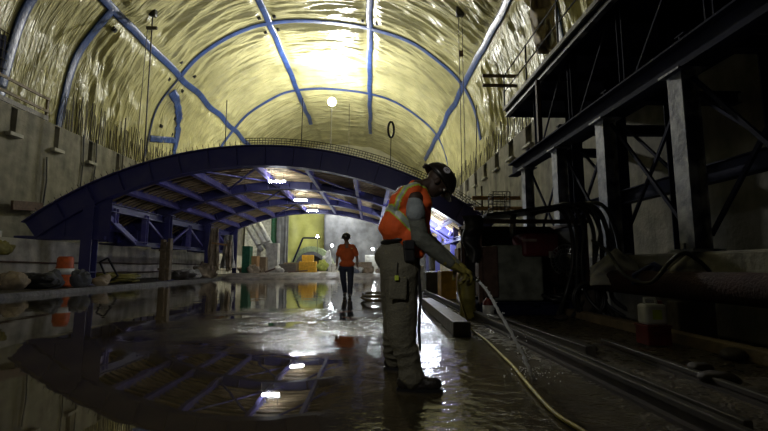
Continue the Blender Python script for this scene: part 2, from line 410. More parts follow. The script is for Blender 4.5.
# ------------------------------------------------------------------ walls
def holed(x, ys, zs, holes, depth, sgn):
    Ys = sorted(set([ys[0], ys[1]]+[h[0] for h in holes]+[h[1] for h in holes])); Zs = sorted(set([zs[0], zs[1]]+[h[2] for h in holes]+[h[3] for h in holes]))
    mb = MB()
    for a, b in zip(Ys, Ys[1:]):
        for c, d in zip(Zs, Zs[1:]):
            hole = any(h[0] <= a and b <= h[1] and h[2] <= c and d <= h[3] for h in holes)
            X = x+sgn*depth if hole else x
            mb.add([(X, a, c), (X, b, c), (X, b, d), (X, a, d)], [(0, 1, 2, 3)])
    for h in holes:
        a, b, c, d = h; X = x+sgn*depth
        mb.add([(x, a, c), (x, b, c), (X, b, c), (X, a, c)], [(0, 1, 2, 3)]); mb.add([(x, a, d), (x, b, d), (X, b, d), (X, a, d)], [(0, 1, 2, 3)])
        mb.add([(x, a, c), (x, a, d), (X, a, d), (X, a, c)], [(0, 1, 2, 3)]); mb.add([(x, b, c), (x, b, d), (X, b, d), (X, b, c)], [(0, 1, 2, 3)])
    mb.add([(x, ys[0], zs[1]), (x, ys[1], zs[1]), (x+sgn*1.2, ys[1], zs[1]), (x+sgn*1.2, ys[0], zs[1])], [(0, 1, 2, 3)])
    return mb
ZT = 7.0
LH = [(18.7+2.3*i, 19.0+2.3*i, 5.95, 6.95) for i in range(-1, 8)]
RH = [(20.0+2.37*i, 20.75+2.37*i, 6.1, 6.97) for i in range(-1, 9)]
struct(holed(-13.8, (-14, 56), (0, ZT), LH, .2, -1).build('wall_left', 'concrete'))
struct(holed(6.9, (-14, 56), (0, ZT), RH, .2, 1).build('wall_right', 'concrete'))
struct(MB().add([(-16, 56, -.5), (9, 56, -.5), (9, 56, 19), (-16, 56, 19)], [(0, 1, 2, 3)]).build('wall_end', 'endsheet'))
for h in LH[:5]:
    tag(MB().box((-13.72, (h[0]+h[1])/2, 5.87), (.24, .62, .14)).build('niche_sill', 'pale', bevel=.01), 'pale precast sill under a slot in the left concrete wall', 'sill', 'sills under the left wall slots')
for h in RH[:5]:
    tag(MB().box((6.84, (h[0]+h[1])/2, 6.05), (.2, .95, .1)).build('niche_sill', 'pale', bevel=.01), 'pale precast sill under a slot in the right concrete wall', 'sill', 'sills under the right wall slots')
# floor
struct(MB().add([(-14, -14, 0), (7, -14, 0), (7, 56.2, 0), (-14, 56.2, 0)], [(0, 1, 2, 3)]).build('floor', 'floor'))
def bank(u, v):
    x = -9.6-4.2*u*1.0; y = -14+70*v
    z = .13+(.0 if u == 0 else noise.noise(V((x*1.2, y*.7, 0)))*.04)
    return V((x+noise.noise(V((0, y*.5, 4)))*.12*(u < .02), y, z))
kb = MB().grid(bank, 12, 160); n0 = len(kb.v)
kb.grid(lambda u, v: V((-9.6+noise.noise(V((0, (-14+70*v)*.5, 4)))*.12+.03*u, -14+70*v, .13-.15*u)), 1, 160)
struct(kb.build('trim_1', 'mud', smooth=False))
def slab(u, v):
    x = -9.6+16.5*u; y = 28.5+noise.noise(V((x*.4, 0, 2)))*1.2+(27.5-1.2)*v**1.5
    return V((x, y, (.36 if v > .001 else -.01)*min(1, v*7)+noise.noise(V((x*1.5, y*.8, 1)))*.05*min(1, v*7)))
M['bank'] = mat('bank', (.24, .21, .17), .45, var=.45, vs=2.5, bump=.8, bs=6.)
struct(MB().grid(slab, 60, 70).build('trim_2', 'bank', smooth=True))
# low wall on the left
lw = MB().box((-12.35, 14, 1.0), (.35, 66, 1.62)); lw.box((-13.1, 14, .95), (1.35, 66, 1.6))
struct(lw.build('trim_3', 'concrete_pale', bevel=.02))
for z in (.98, .55):
    tag(MB().tube([(-12.08, y, z+.02*math.sin(y)) for y in range(9, 40)], .028).build('wall_pipe', 'rust', smooth=True), 'thin %s pipe running along the pale low wall on the left' % ('upper' if z > .8 else 'lower'), 'pipe')
# plinth on the right
pb = MB(); pb.box((5.55, 5, .515), (2.7, 30, 1.03)); struct(pb.build('trim_4', 'concrete', bevel=.03))
# ------------------------------------------------------------------ starter bars on the wall tops
def barmesh(hh, r=.018):
    b = MB(); b.tube([(0, 0, 0), (0.0, 0, hh*.6), (.03, .01, hh)], r, 5); return b
src = [barmesh(h).build('starter_bar', 'rebar') for h in (1.0, 1.5, 1.9)]
used = set()
def starter(x, y, z, k, lab, grp, tilt):
    if k not in used: o = src[k]; used.add(k)
    else: o = src[k].copy(); C.objects.link(o)
    o.location = (x, y, z); o.rotation_euler = (random.uniform(-tilt, tilt), random.uniform(-tilt, tilt), random.uniform(0, 6))
    tag(o, lab, 'rebar', grp)
y = 19.2
while y < 36:
    starter(-13.86+random.uniform(-.02, .03), y, ZT-.01, random.choice((0, 1, 1, 2)), 'rusty starter bar standing on top of the left concrete wall', 'starter bars on the left wall', .06); y += random.uniform(.10, .19)
y = 17.5
while y < 38:
    starter(6.96+random.uniform(-.02, .03), y, ZT-.01, random.choice((0, 0, 1)), 'rusty starter bar standing on top of the right concrete wall', 'starter bars on the right wall', .05); y += random.uniform(.16, .28)
# rebar cage top left
t = thing('rebar_cage', 'dark reinforcing cage standing on the left wall in the top left corner', 'rebar', (-13.6, 14, ZT-.01))
b1 = MB(); yy = 11.0
while yy < 16.1:
    b1.tube([(-13.98, yy, ZT), (-13.98, yy+random.uniform(-.03, .03), 11.3)], .016, 5); yy += .16
o = b1.build('vertical_bars', 'rebar', t); o['kind'] = 'stuff'
for k in range(9):
    MB().tube([(-13.95, 10.9, 8.3+k*.36), (-13.95, 16.15, 8.3+k*.36)], .018, 5).build('horizontal_bar', 'rebar', t)
MB().box((-14.03, 13.6, 9.7), (.05, 5.0, 3.0)).build('back_board', 'steel_dark', t)
# guardrail top left
t = thing('guardrail', 'weathered timber guardrail on top of the left concrete wall', 'guardrail', (-13.65, 17, ZT-.005))
for z in (7.96, 7.42): MB().bar((-13.82, 12, z), (-13.82, 18.3, z), .05, .11).build('rail', 'timber', t)
for yy in (12.4, 15.4, 18.25): MB().box((-13.87, yy, ZT+.52), (.09, .09, 1.05)).build('post', 'timber', t)
MB().bar((-13.82, 12, 7.12), (-13.82, 18.3, 7.12), .04, .2).build('toe_board', 'timber_dark', t)
# ------------------------------------------------------------------ arched steel platform
AX, AZ, AR = -4.2, 5.65-15., 15.
AD = .85
def arc(x, r=AR): return AZ+math.sqrt(r*r-(x-AX)**2)
ap = thing('arched_platform', 'dark blue arched steel platform spanning the cavern floor on columns', 'platform', (-4.2, 17, 0))
YS = [17.0, 22.2, 27.4, 32.6]
XL, XR = -13.35, 4.95
def rib(y):
    b = MB(); n = 70; vs = []
    def ring(x):
        ang = math.asin((x-AX)/AR); o = V((math.sin(ang), 0, math.cos(ang))); c = V((AX, y, AZ))
        return c, o
    def strip(r0, r1, y0, y1):
        n0 = len(b.v); vv = []
        for i in range(n+1):
            c, o = ring(XL+(XR-XL)*i/n)
            for (r, q) in ((r0, y0), (r1, y0), (r1, y1), (r0, y1)): vv.append(V((c.x+o.x*r, q, c.z+o.z*r)))
        fs = [(i*4+k, i*4+(k+1) % 4, (i+1)*4+(k+1) % 4, (i+1)*4+k) for i in range(n) for k in range(4)]+[(0, 1, 2, 3), (n*4+3, n*4+2, n*4+1, n*4)]
        b.add(vv, fs)
    strip(AR-AD, AR, y-.02, y+.02); strip(AR-.04, AR, y-.2, y+.2); strip(AR-AD, AR-AD+.04, y-.2, y+.2)
    for i in range(1, 16):
        c, o = ring(XL+(XR-XL)*i/16)
        b.bar(c+o*(AR-AD+.03), c+o*(AR-.03), .02, .36, V((0, 1, 0)))
    return b
for k, y in enumerate(YS): rib(y).build('arch_rib', 'steel', ap)
for k, y in enumerate(YS):
    b = MB(); n = 14; top = []; bot = []
    for i in range(n+1):
        x = -13.35+2.9*i/n; ang = math.asin((x-AX)/AR)
        top.append((AX+math.sin(ang)*(AR-AD+.02), AZ+math.cos(ang)*(AR-AD+.02))); bot.append((AX+math.sin(ang)*(AR-AD+.02)-.0, 2.0))
    vs = []
    for q in (y-.02, y+.02):
        vs += [(x, q, max(z, 1.86)) for x, z in top]+[(x, q, 1.84) for x, z in bot]
    m_ = n+1
    fs = [(i, i+1, m_+i+1, m_+i) for i in range(n)]+[(2*m_+i+1, 2*m_+i, 3*m_+i, 3*m_+i+1) for i in range(n)]
    b.add(vs, fs); b.bar((-13.6, y, 1.93), (-10.2, y, 1.93), .3, .14)
    for x in (-12.6, -11.8): b.bar((x, y-.03, 1.9), (x, y-.03, arc(x)-.85), .06, .12, V((0, 1, 0)))
    b.build('spandrel_plate', 'steel', ap)
sp = MB().box((-12.6, 24.8, 2.6), (.06, 15.4, 1.25))
for i in range(22): sp.box((-12.53, 17.5+i*.7, 2.6), (.1, .06, 1.25))
sp.build('side_panel', 'steel', ap)
for k, y in enumerate(YS):
    xl = (-10.85, -10.3, -10.2, -10.1)[k]
    for x in (xl, 4.3):
        zt = arc(x)-.86; z0 = .12 if x < 0 else 0.0
        cw = .42 if k == 0 else .26
        b = MB().ibeam((x, y, z0), (x, y, zt+.15), cw, cw, .03, V((0, 1, 0))); b.box((x, y, z0+.03), (.6, .6, .05)); b.box((x, y, z0+.5), (.46, .46, .03)); b.box((x, y, zt-.1), (.5, .5, .04))
        b.build('column', 'steel', ap)
# lengthwise girders
for x in (-12.2, -10.9, -9.8, -8.6, -7.2, -4.7, -2.6, -.6, .8, 2.2, 3.5):
    for y0, y1 in zip(YS, YS[1:]):
        dp = .36 if x < -6 else .32; z = arc(x)-.5-dp/2
        ang = math.asin((x-AX)/AR); up = V((math.sin(ang), 0, math.cos(ang)))
        MB().ibeam((x, y0+.03, z), (x, y1-.03, z), .16, dp, .022, up).build('girder', 'girder', ap)
# lagging boards: one run of boards with gaps per bay
for y0, y1 in zip(YS, YS[1:]):
    y = y0+.25
    while y < y1-.3:
        w = random.uniform(.13, .2); b = MB()
        def bd(u, v, y=y, w=w):
            x = XL+.2+(XR-XL-.4)*u; k = int(round(v*4)) % 4
            return V((x, y+(0, w, w, 0)[k], arc(x)-.5+(-.03, -.03, .03, .03)[k]))
        b.grid(bd, 44, 4).build('lagging_board', 'lagging', ap)
        y += w+random.choice((.14, .2, .28, .34))
b = MB()
b.grid(lambda u, v: V((XL+(XR-XL)*u, YS[0]+.2+(YS[-1]-YS[0]-.2)*v, arc(XL+(XR-XL)*u)-.12)), 50, 1)
b.build('deck_sheet', 'deck_steel', ap, solid=.04)
# plan bracing under the crown
for (x0, y0, x1, y1) in ((-7.4, 17, -4.2, 22.2), (-4.2, 17, -7.4, 22.2), (-4.0, 17.2, -.6, 22.2), (-7.0, 22.2, -4.2, 27.4), (-4.2, 22.2, -7.0, 27.4), (-3.9, 22.2, -.6, 27.4), (-7, 27.4, -4.2, 32.6), (-4.2, 27.4, -7, 32.6)):
    MB().bar((x0, y0, arc(x0)-.60), (x1, y1, arc(x1)-.60), .07, .07).build('brace', 'girder', ap)
# side trusses
for X, sg in ((-10.55, 1), (4.1, -1)):
    zt = 3.2; zb = 1.85 if sg > 0 else 2.1
    MB().ibeam((X, 17.2, zt), (X, 32.6, zt), .3, .34, .03).build('truss_chord', 'steel', ap)
    MB().ibeam((X, 19.6 if sg > 0 else 17.2, zb), (X, 32.6, zb), .2, .2, .03).build('truss_chord', 'steel', ap)
    n = 6; q0 = 18.0; st = 2.45
    for i in range(n):
        yy = q0+i*st
        MB().ibeam((X, yy, zb if i or sg < 0 else 2.6), (X, yy, zt), .22, .22, .02, V((0, 1, 0))).build('truss_post', 'girder', ap)
    for i in range(n):
        a = (X, q0+i*st, zt-.15) if i % 2 else (X, q0+i*st, zb+.1 if i or sg < 0 else 2.7)
        b_ = (X, q0+(i+1)*st-.1, zb+.1) if i % 2 else (X, q0+(i+1)*st-.1, zt-.15)
        if i == 0 and sg > 0: a, b_ = (X, 17.2, 3.0), (X, 19.7, 1.9)
        MB().bar(a, b_, .11, .2 if i == 0 else .1).build('truss_diagonal', 'girder', ap)
# rebar mat on the platform edge
b = MB()
for i in range(170):
    x = XL+.3+(XR-XL-.3)*i/169; h = .30 if x > -5 else .20
    if x < -5 and i % 2: continue
    ang = math.asin((x-AX)/AR); o = V((math.sin(ang), 0, math.cos(ang))); p = V((AX, 17, AZ))+o*AR
    b.tube([p+V((0, -.05, 0)), p+o*h+V((random.uniform(-.03, .03), -.05, 0))], .011, 4)
for q, r in ((.10, .014), (.20, .014), (.30, .016)):
    x0 = -5.0 if q > .05 else XL
    pts = []
    for i in range(61):
        x = x0+(XR-x0)*i/60; ang = math.asin((x-AX)/AR); o = V((math.sin(ang), 0, math.cos(ang)))
        pts.append(V((AX, 16.93, AZ))+o*(AR+q))
    b.tube(pts, r, 5)
o = b.build('rebar_mat', 'rebar'); tag(o, 'rebar mat fringe standing along the top edge of the arched platform', 'rebar', kind='stuff')
# ------------------------------------------------------------------ lamps under the platform
def aim(frm, to): return (V(to)-V(frm)).to_track_quat('-Z', 'Y').to_euler()
def light(kind, loc, e, col=(1, 1, 1), size=.2, rot=None, spot=None):
    l = bpy.data.lights.new(kind.lower()+'_light', kind); l.energy = e; l.color = col
    if kind == 'AREA': l.shape = 'RECTANGLE'; l.size, l.size_y = size if isinstance(size, tuple) else (size, size)
    else: l.shadow_soft_size = size
    if spot: l.spot_size = spot; l.spot_blend = .6
    o = bpy.data.objects.new(kind.lower()+'_light', l); C.objects.link(o); o.location = loc
    if rot is not None: o.rotation_euler = rot
    return o
def lamp_led(p, lab, grp=None):
    t = thing('tube_lamp', lab, 'lamp', p)
    MB().box(p+V((0, 0, .075)), (.86, .08, .03)).build('housing', 'metal', t, bevel=.015)
    MB().box(p+V((0, 0, .02)), (.76, .12, .07)).build('diffuser', 'led', t, bevel=.03)
    for s in (-.3, .3): MB().tube([p+V((s, 0, .08)), p+V((s, 0, arc(p.x)-.2-p.z))], .012, 5).build('hanger', 'rebar', t)
    return t
L1 = at(277, 182, 19.6); L2 = at(300.5, 200.5, 25); L3 = at(312.4, 211, 30.3)
lamp_led(L1, 'nearest and largest bright tube lamp under the arched platform')
lamp_led(L2, 'middle one of the three bright lamps under the arched platform')
lamp_led(L3, 'farthest and smallest bright lamp under the arched platform')
def aim_(frm, to): return (V(to)-V(frm)).to_track_quat('-Z', 'Y').to_euler()
# ceiling lamp
LP = at(332, 102, 35.0)
t = thing('light_mast', 'blinding round lamp on a slim mast standing on the arched platform', 'lamp', (LP.x, LP.y, arc(LP.x)-.05))
MB().ell(LP, (.34, .34, .34)).build('bulb', 'flood', t, smooth=True)  # bulb enlarged so its shape stands in for the glare around it
MB().lathe(LP+V((0, 0, .30)), [(.10, .20), (.16, .14), (.20, .0), (.18, -.02)], 20).build('housing', 'metal', t, smooth=True)
MB().tube([V((LP.x, LP.y, arc(LP.x)-.05)), V((LP.x, LP.y, LP.z-.3))], .02, 6).build('mast', 'metal', t)
MB().box(V((LP.x, LP.y, arc(LP.x)-.03)), (.6, .6, .04)).build('base_plate', 'metal', t)
light('SPOT', LP+V((0, -.45, .0)), 7600, (1, .99, .94), .18, aim(LP, (-3.2, 20, 20)), math.radians(134)).data.spot_blend = .85
light('POINT', LP+V((0, 0, -.5)), 300, (1, .99, .94), .1)
# unseen flood lamps added on the deck to light the vault evenly
def added_flood(x, y, to, e, lab, col=(1, 1, .95)):
    z = arc(x)-.05; t = thing('added_floodlight', lab, 'lamp', (x, y, z))
    hd = V((x, y, z+.62)); R = V(V(to)-hd).to_track_quat('-Z', 'Y').to_matrix()
    MB().box(hd, (.36, .28, .12), R).build('lamp_head', 'black', t, bevel=.02)
    MB().box(hd+R @ V((0, 0, -.065)), (.30, .22, .01), R).build('lens', 'smalllamp', t)
    MB().tube([(x, y, z), (x, y, z+.6)], .02, 6).build('stand', 'rebar', t); MB().box((x, y, z+.02), (.5, .4, .04)).build('base', 'black', t)
    light('SPOT', hd+R @ V((0, 0, -.10)), e, col, .1, aim(hd, to), math.radians(140))
for (x, y, to, e, lab) in (
    (-4.6, 23.5, (-4.3, 28.0, 17), 450, 'unseen black floodlight added on the platform deck turned up to the crown, nearest of the row'),
    (-7.8, 26.5, (-10.5, 33, 16), 450, 'unseen black floodlight added on the left part of the platform deck'),
    (0.2, 26.5, (2.8, 31, 15), 900, 'unseen black floodlight added on the right part of the platform deck'),
    (-3.6, 31.5, (-3.6, 39, 16), 2300, 'unseen black floodlight added on the far end of the platform deck')):
    added_flood(x, y, to, e, lab)
# work light at the right end below the platform
WL = at(425, 237, 21)
t = thing('work_light', 'bright white work light on a stand below the right end of the arched platform', 'lamp', (WL.x, WL.y, 0))
MB().box(WL, (.55, .12, .40)).build('lamp_head', 'metal', t, bevel=.02)
MB().box(WL-V((0, .07, 0)), (.48, .02, .33)).build('lens', 'worklight', t)
MB().tube([(WL.x, WL.y, .3), WL-V((0, 0, .15))], .025, 8).build('pole', 'metal', t)
for a in (0, 2.1, 4.2): MB().tube([(WL.x, WL.y, .7), (WL.x+.5*math.cos(a), WL.y+.5*math.sin(a), .02)], .018, 6).build('leg', 'metal', t)
light('AREA', WL+V((0, .12, .1)), 420, (.86, .92, 1), (.5, .4), aim((0, 0, 0), (.25, .7, .35)))
light('AREA', WL+V((0, -.12, 0)), 80, (.86, .92, 1), (.5, .35), aim((0, 0, 0), (-.05, -1, .1)))
# ------------------------------------------------------------------ hanging lines and rods
def vhit(px, py):
    y = 10.
    while y < 55:
        p = at(px, py, y)
        q = min(FP, key=lambda f: abs(f.x-p.x)+(0 if f.z > 8 else 50))
        if p.x < -13.9 or p.x > 7 or p.z > q.z: return p
        y += .05
a = vhit(153, 11); bz = at(143, 146, a.y)
t = thing('hoist_line', 'dark double hoist line with block, hanging at the upper left of the vault', 'hoist', a)
MB().box(a-V((0, 0, .1)), (.38, .3, .42)).build('block', 'black', t, bevel=.05)
MB().box(a-V((0, 0, .95)), (.55, .12, .14)).build('spreader', 'rebar', t)
MB().tube([a-V((0, 0, .2)), V((bz.x+.1, a.y, 4.9))], .035, 6).build('rope', 'rebar', t)
MB().tube([a+V((-.22, 0, -.95)), V((bz.x-.35, a.y, 4.9))], .018, 6).build('rope', 'rebar', t)
a = vhit(460, 10)
t = thing('hoist_line', 'dark double hoist line with a block at top, hanging right of the hard hat', 'hoist', a)
MB().box(a-V((0, 0, .1)), (.42, .3, .5)).build('block', 'black', t, bevel=.05)
for dx in (-.09, .09): MB().tube([a+V((dx, 0, -.2)), V((a.x+dx, a.y, 3.7))], .02, 6).build('rope', 'rebar', t)
MB().box(V((a.x, a.y, 11.8)), (.22, .1, .3)).build('clamp', 'rust', t)
for (px, py, py2, Y, lab) in ((227, 100, 150, 19, 'thin dark rod standing on the arched platform, leftmost of the rods'), (303, 98, 150, 18.5, 'thin dark rod standing on the platform below the bright round lamp')):
    p = at(px, py, Y); q = at(px-2, py2, Y)
    tag(MB().tube([V((q.x, Y, arc(q.x)-.05)), p], .02, 6).build('steel_rod', 'rebar', smooth=True), lab, 'rod')
p = at(391, 122, 18.5); q = at(390, 158, 18.5)
t = thing('cable_hook', 'thin rod with oblong loop on top, on the platform beside the hard hat', 'rod', (q.x, 18.5, arc(q.x)-.05))
MB().tube([(q.x, 18.5, arc(q.x)-.05), p-V((0, 0, .7))], .02, 6).build('rod', 'rebar', t)
lp = [p+V((.13*math.sin(2*math.pi*k/16), 0, -.35+.36*math.cos(2*math.pi*k/16))) for k in range(17)]
MB().tube(lp, .05, 8).build('loop', 'black', t, smooth=True)
a = atx(128, 118, -13.6)
tag(MB().tube([(-13.72, a.y, 1.74), (-13.72, a.y, a.z)], .03, 6).build('steel_rod', 'rebar'), 'dark rod rising above the left wall top among the starter bars', 'rod')
for (px, py, py2, lab) in ((47, 157, 205, 'dark cable running down the left wall below the first pale sill'), (84, 135, 190, 'dark cable running down the left wall beside the second sill'), (97, 140, 182, 'thin dark cable running down the left wall right of the second sill')):
    a = atx(px, py, -13.74); b_ = atx(px-4, py2, -13.74)
    tag(MB().tube([a, (a+b_)/2+V((0, .08, 0)), b_], .03, 6).build('wall_cable', 'black'), lab, 'cable')
a = atx(474, 95, 6.6); 
tag(MB().tube([V((6.75, a.y, a.z)), V((6.72, a.y+.1, 9)), V((6.6, a.y, 7.2)), V((6.5, a.y, 3.2))], .03, 6).build('wall_cable', 'black', smooth=True), 'dark drop cable hanging down the right wall behind the hard hat', 'cable')
# ------------------------------------------------------------------ steel gantry on the right
g = thing('steel_gantry', 'dusty dark blue steel gantry with columns and a high deck along the right wall', 'gantry', (4.3, 8, 1.03))
YC = [11.43, 9.44, 7.5, 5.54, 3.57, 1.6]
for y in YC:
    b = MB().ibeam((4.3, y, 1.03), (4.3, y, 3.5), .27, .24, .02, V((1, 0, 0))); b.box((4.3, y, 1.05), (.44, .44, .04)); b.box((4.3, y, 3.49), (.4, .4, .03))
    for s in (-1, 1): b.box((4.3+s*.16, y, 1.10), (.03, .03, .1))
    b.build('column', 'steel_dusty', g)
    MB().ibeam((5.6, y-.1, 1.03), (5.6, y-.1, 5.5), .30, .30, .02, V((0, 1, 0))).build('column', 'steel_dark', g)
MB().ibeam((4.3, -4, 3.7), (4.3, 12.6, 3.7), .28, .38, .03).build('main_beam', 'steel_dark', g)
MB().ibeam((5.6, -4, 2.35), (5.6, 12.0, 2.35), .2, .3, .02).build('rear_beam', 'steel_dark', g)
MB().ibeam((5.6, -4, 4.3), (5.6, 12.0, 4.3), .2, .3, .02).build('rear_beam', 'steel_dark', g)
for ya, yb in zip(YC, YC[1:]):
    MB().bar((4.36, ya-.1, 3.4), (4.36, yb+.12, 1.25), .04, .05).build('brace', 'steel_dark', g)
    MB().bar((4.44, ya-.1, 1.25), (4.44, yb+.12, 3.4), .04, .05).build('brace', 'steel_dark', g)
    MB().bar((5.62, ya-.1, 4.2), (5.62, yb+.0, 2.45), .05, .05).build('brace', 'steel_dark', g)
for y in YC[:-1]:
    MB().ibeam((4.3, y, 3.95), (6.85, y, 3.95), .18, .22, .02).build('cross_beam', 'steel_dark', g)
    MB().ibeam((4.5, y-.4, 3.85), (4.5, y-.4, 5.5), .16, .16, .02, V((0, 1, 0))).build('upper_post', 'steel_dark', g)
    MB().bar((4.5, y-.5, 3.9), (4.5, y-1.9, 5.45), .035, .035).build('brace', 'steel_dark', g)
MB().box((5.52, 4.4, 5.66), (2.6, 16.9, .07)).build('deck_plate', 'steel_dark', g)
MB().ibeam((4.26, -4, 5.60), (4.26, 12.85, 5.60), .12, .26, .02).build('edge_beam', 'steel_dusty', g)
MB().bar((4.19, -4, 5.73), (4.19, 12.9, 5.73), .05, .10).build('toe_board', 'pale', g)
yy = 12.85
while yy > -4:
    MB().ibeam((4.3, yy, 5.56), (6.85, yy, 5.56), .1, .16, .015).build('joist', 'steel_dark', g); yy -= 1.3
gr = thing('platform_guardrail', 'thin dark steel guardrail along the edge of the high right deck', 'guardrail', (4.2, 10, 5.76))
for yy in (12.85, 10.95, 9.0, 7.1, 5.2): MB().tube([(4.2, yy, 5.76), (4.2, yy, 6.82)], .025, 6).build('post', 'rebar', gr)
for z in (6.8, 6.28): MB().tube([(4.2, 5.0, z), (4.2, 12.9, z)], .02, 6).build('rail', 'rebar', gr)
for z, k in ((6.98, 'upper'), (6.66, 'lower')):
    p = at(498, 78, 12.9)
    tag(MB().box((4.1, 12.95, z-.12), (1.1, .12, .07)).build('scaffold_plank', 'timber', bevel=.005), '%s plank jutting out left from the end of the high right deck' % k, 'plank')
p = at(538, 97, 10.2); 
tag(MB().bar((p.x, 10.2, 3.9), (p.x, 10.2, 5.48), .09, .09, V((0, 1, 0))).build('timber_post', M['card'] if 0 else 'rust'), 'brown timber post between the gantry beam and the high deck', 'post')
# hanging tarp above the deck
def curtain(p0, p1, zt, zb, amp=.15, fr=7, seed=0, nu=40, nv=30, taper=0):
    def f(u, v):
        u2 = .5+(u-.5)*(1-taper*(1-v)); p = V(p0).lerp(V(p1), u2); d = (V(p1)-V(p0)); n = V((-d.y, d.x, 0)).normalized()
        z = zt+(zb-zt)*v
        w = math.sin(u*fr*2+noise.noise(V((u*3, v*1.5, seed)))*4)*amp*(.4+v*.6)+noise.noise(V((u*4, v*4, seed+5)))*amp*.8
        return V((p.x, p.y, z+noise.noise(V((u*5, 0, seed)))*.1*v))+n*w
    return MB().grid(f, nu, nv)
a = at(528, 0, 12); b_ = at(550, 0, 12)
def cloth(u, v):
    p = at(527+24*u+ (10*v if v > .35 else 3.5) , 2+52*v, 11.6-.5*math.sin(u*3.1)+.12*math.sin(u*7+v*5)+noise.noise(V((u*3, v*5, 2)))*.5)
    if v < .05: p.z += 2.2
    return p
tag(MB().grid(cloth, 24, 40).build('hanging_tarp', 'tarp_brown', smooth=True, solid=.03), 'crumpled brown tarp hanging over the high right deck guardrail', 'tarp')
def cloth2(u, v):
    p = at(540+9*u+7*v, 18+28*v, 11.2+.2*math.sin(u*9+v*7))
    return p
tag(MB().grid(cloth2, 10, 20).build('plastic_sheet', 'white', smooth=True, solid=.01), 'whitish plastic sheet beside the brown tarp on the high right deck', 'sheet')
# ------------------------------------------------------------------ machine on the right
mx0, mx1, my0, my1 = 1.85, 3.85, 7.4, 8.9
m = thing('air_compressor', 'dark skid-mounted compressor with a canopy and red engine cover, right of the worker', 'machine', (2.85, 8.1, 0))
b = MB()
for y in (my0+.1, my1-.1): b.ibeam((mx0, y, .12), (mx1, y, .12), .14, .22, .02)
for x in (mx0+.1, 2.85, mx1-.1): b.bar((x, my0, .2), (x, my1, .2), .1, .06)
b.build('skid', 'steel_dark', m)
b = MB()
for x in (mx0+.06, mx1-.06):
    for y in (my0+.06, my1-.06): b.bar((x, y, .2), (x, y, 1.66), .07, .07, V((0, 1, 0)))
for z in (1.63,):
    for y in (my0+.06, my1-.06): b.bar((mx0, y, z), (mx1, y, z), .07, .07)
    for x in (mx0+.06, mx1-.06): b.bar((x, my0, z), (x, my1, z), .07, .07)
b.build('frame', 'rust', m)
c = MB(); c.add([(mx0+.1, my0-.3, 1.70), (mx1-.15, my0-.2, 1.94), (mx1-.15, my1, 1.98), (mx0+.1, my1, 1.74)], [(0, 1, 2, 3)]); c.build('canopy', 'black', m, solid=.05)
MB().box((2.62, 7.95, .73), (.88, .8, .98)).build('tank_panel', mat('tank', (.16, .17, .14), .55, vs=5, var=.4), m, bevel=.04)
b = MB().box((2.85, my1-.03, .95), (1.9, .03, 1.4)); b.box((mx1-.04, 8.3, .95), (.03, 1.1, 1.4)); b.build('rear_panels', 'black', m)
MB().box((3.02, 7.80, 1.22), (.66, .6, .42)).build('engine_cover', mat('darkcrimson', (.13, .012, .02), .5), m, bevel=.06)
MB().box((2.80, 7.47, 1.30), (.26, .02, .05)).build('badge', mat('badge', (.35, .25, .22), .6), m)
MB().box((3.18, 7.48, 1.05), (.08, .02, .12)).build('data_plate', 'pale', m)
MB().tube([(2.72, 8.1, 1.4), (2.72, 8.1, 1.62), (2.72, 8.0, 1.9)], .06, 12).build('exhaust_pipe', 'metal', m, smooth=True)
fan = MB()
for k in range(28):
    t_ = 2*math.pi*k/28; fan.bar((3.42, 7.44, .95), (3.42+.26*math.cos(t_), 7.44, .95+.26*math.sin(t_)), .012, .012, V((0, 1, 0)))
for r in (.12, .2, .27): fan.tube([(3.42+r*math.cos(t_*.2618), 7.43, .95+r*math.sin(t_*.2618)) for t_ in range(25)], .01, 5)
fan.build('fan_guard', 'metal', m)
MB().box((2.1, 7.75, .75), (.3, .5, .9)).build('control_box', 'rust', m, bevel=.03)
for k in range(3): MB().tube([(3.0+.12*k, 7.5, .35), (3.1+.1*k, 7.3, .28+.05*k), (3.45, 7.35, .3)], .03, 6).build('fuel_line', 'rubber', m, smooth=True)
# hoses draped on the right of it
for k in range(9):
    x = 3.35+.09*k+random.uniform(-.03, .03); y = 7.25-.05*(k % 3)
    P = [V((x-.35, 7.9, 1.80+.02*k)), V((x-.1, y+.1, 1.86+.03*(k % 3))), V((x+.08, y, 1.5)), V((x+random.uniform(-.08, .12), y-.05, .9)), V((x+random.uniform(-.1, .1), y, .35)), V((x+.3*((k % 3)-1), y-.2, .035))]
    tag(MB().tube(blend(P, 8), random.choice((.028, .036, .042)), 8).build('air_hose', 'rubber', smooth=True), 'black rubber hose hanging down the right side of the compressor', 'hose', 'hoses hanging on the compressor')
lp = [V((3.55+.26*math.cos(k*.314), 6.9+.03*k/10, .32+.27*math.sin(k*.314))) for k in range(42)]
tag(MB().tube(lp, .022, 7).build('coiled_hose', 'rubber', smooth=True), 'thin hose coiled upright in loops at the compressor foot', 'hose')
# jacket-like dark cloth on the left
def cl(u, v):
    a_ = 2*math.pi*u; p = at(472+ (10-3*v)*math.cos(a_)+2*math.sin(v*9), 216+44*v, 7.35)
    return V((p.x, 7.35-.10*math.sin(a_)-.04*noise.noise(V((u*6, v*5, 1))), p.z+(.06*math.sin(a_*3) if v > .95 else 0)))
tag(MB().grid(cl, 26, 24).build('hanging_cloth', 'black', smooth=True), 'black cloth bundle hanging from the left end of the compressor', 'cloth')
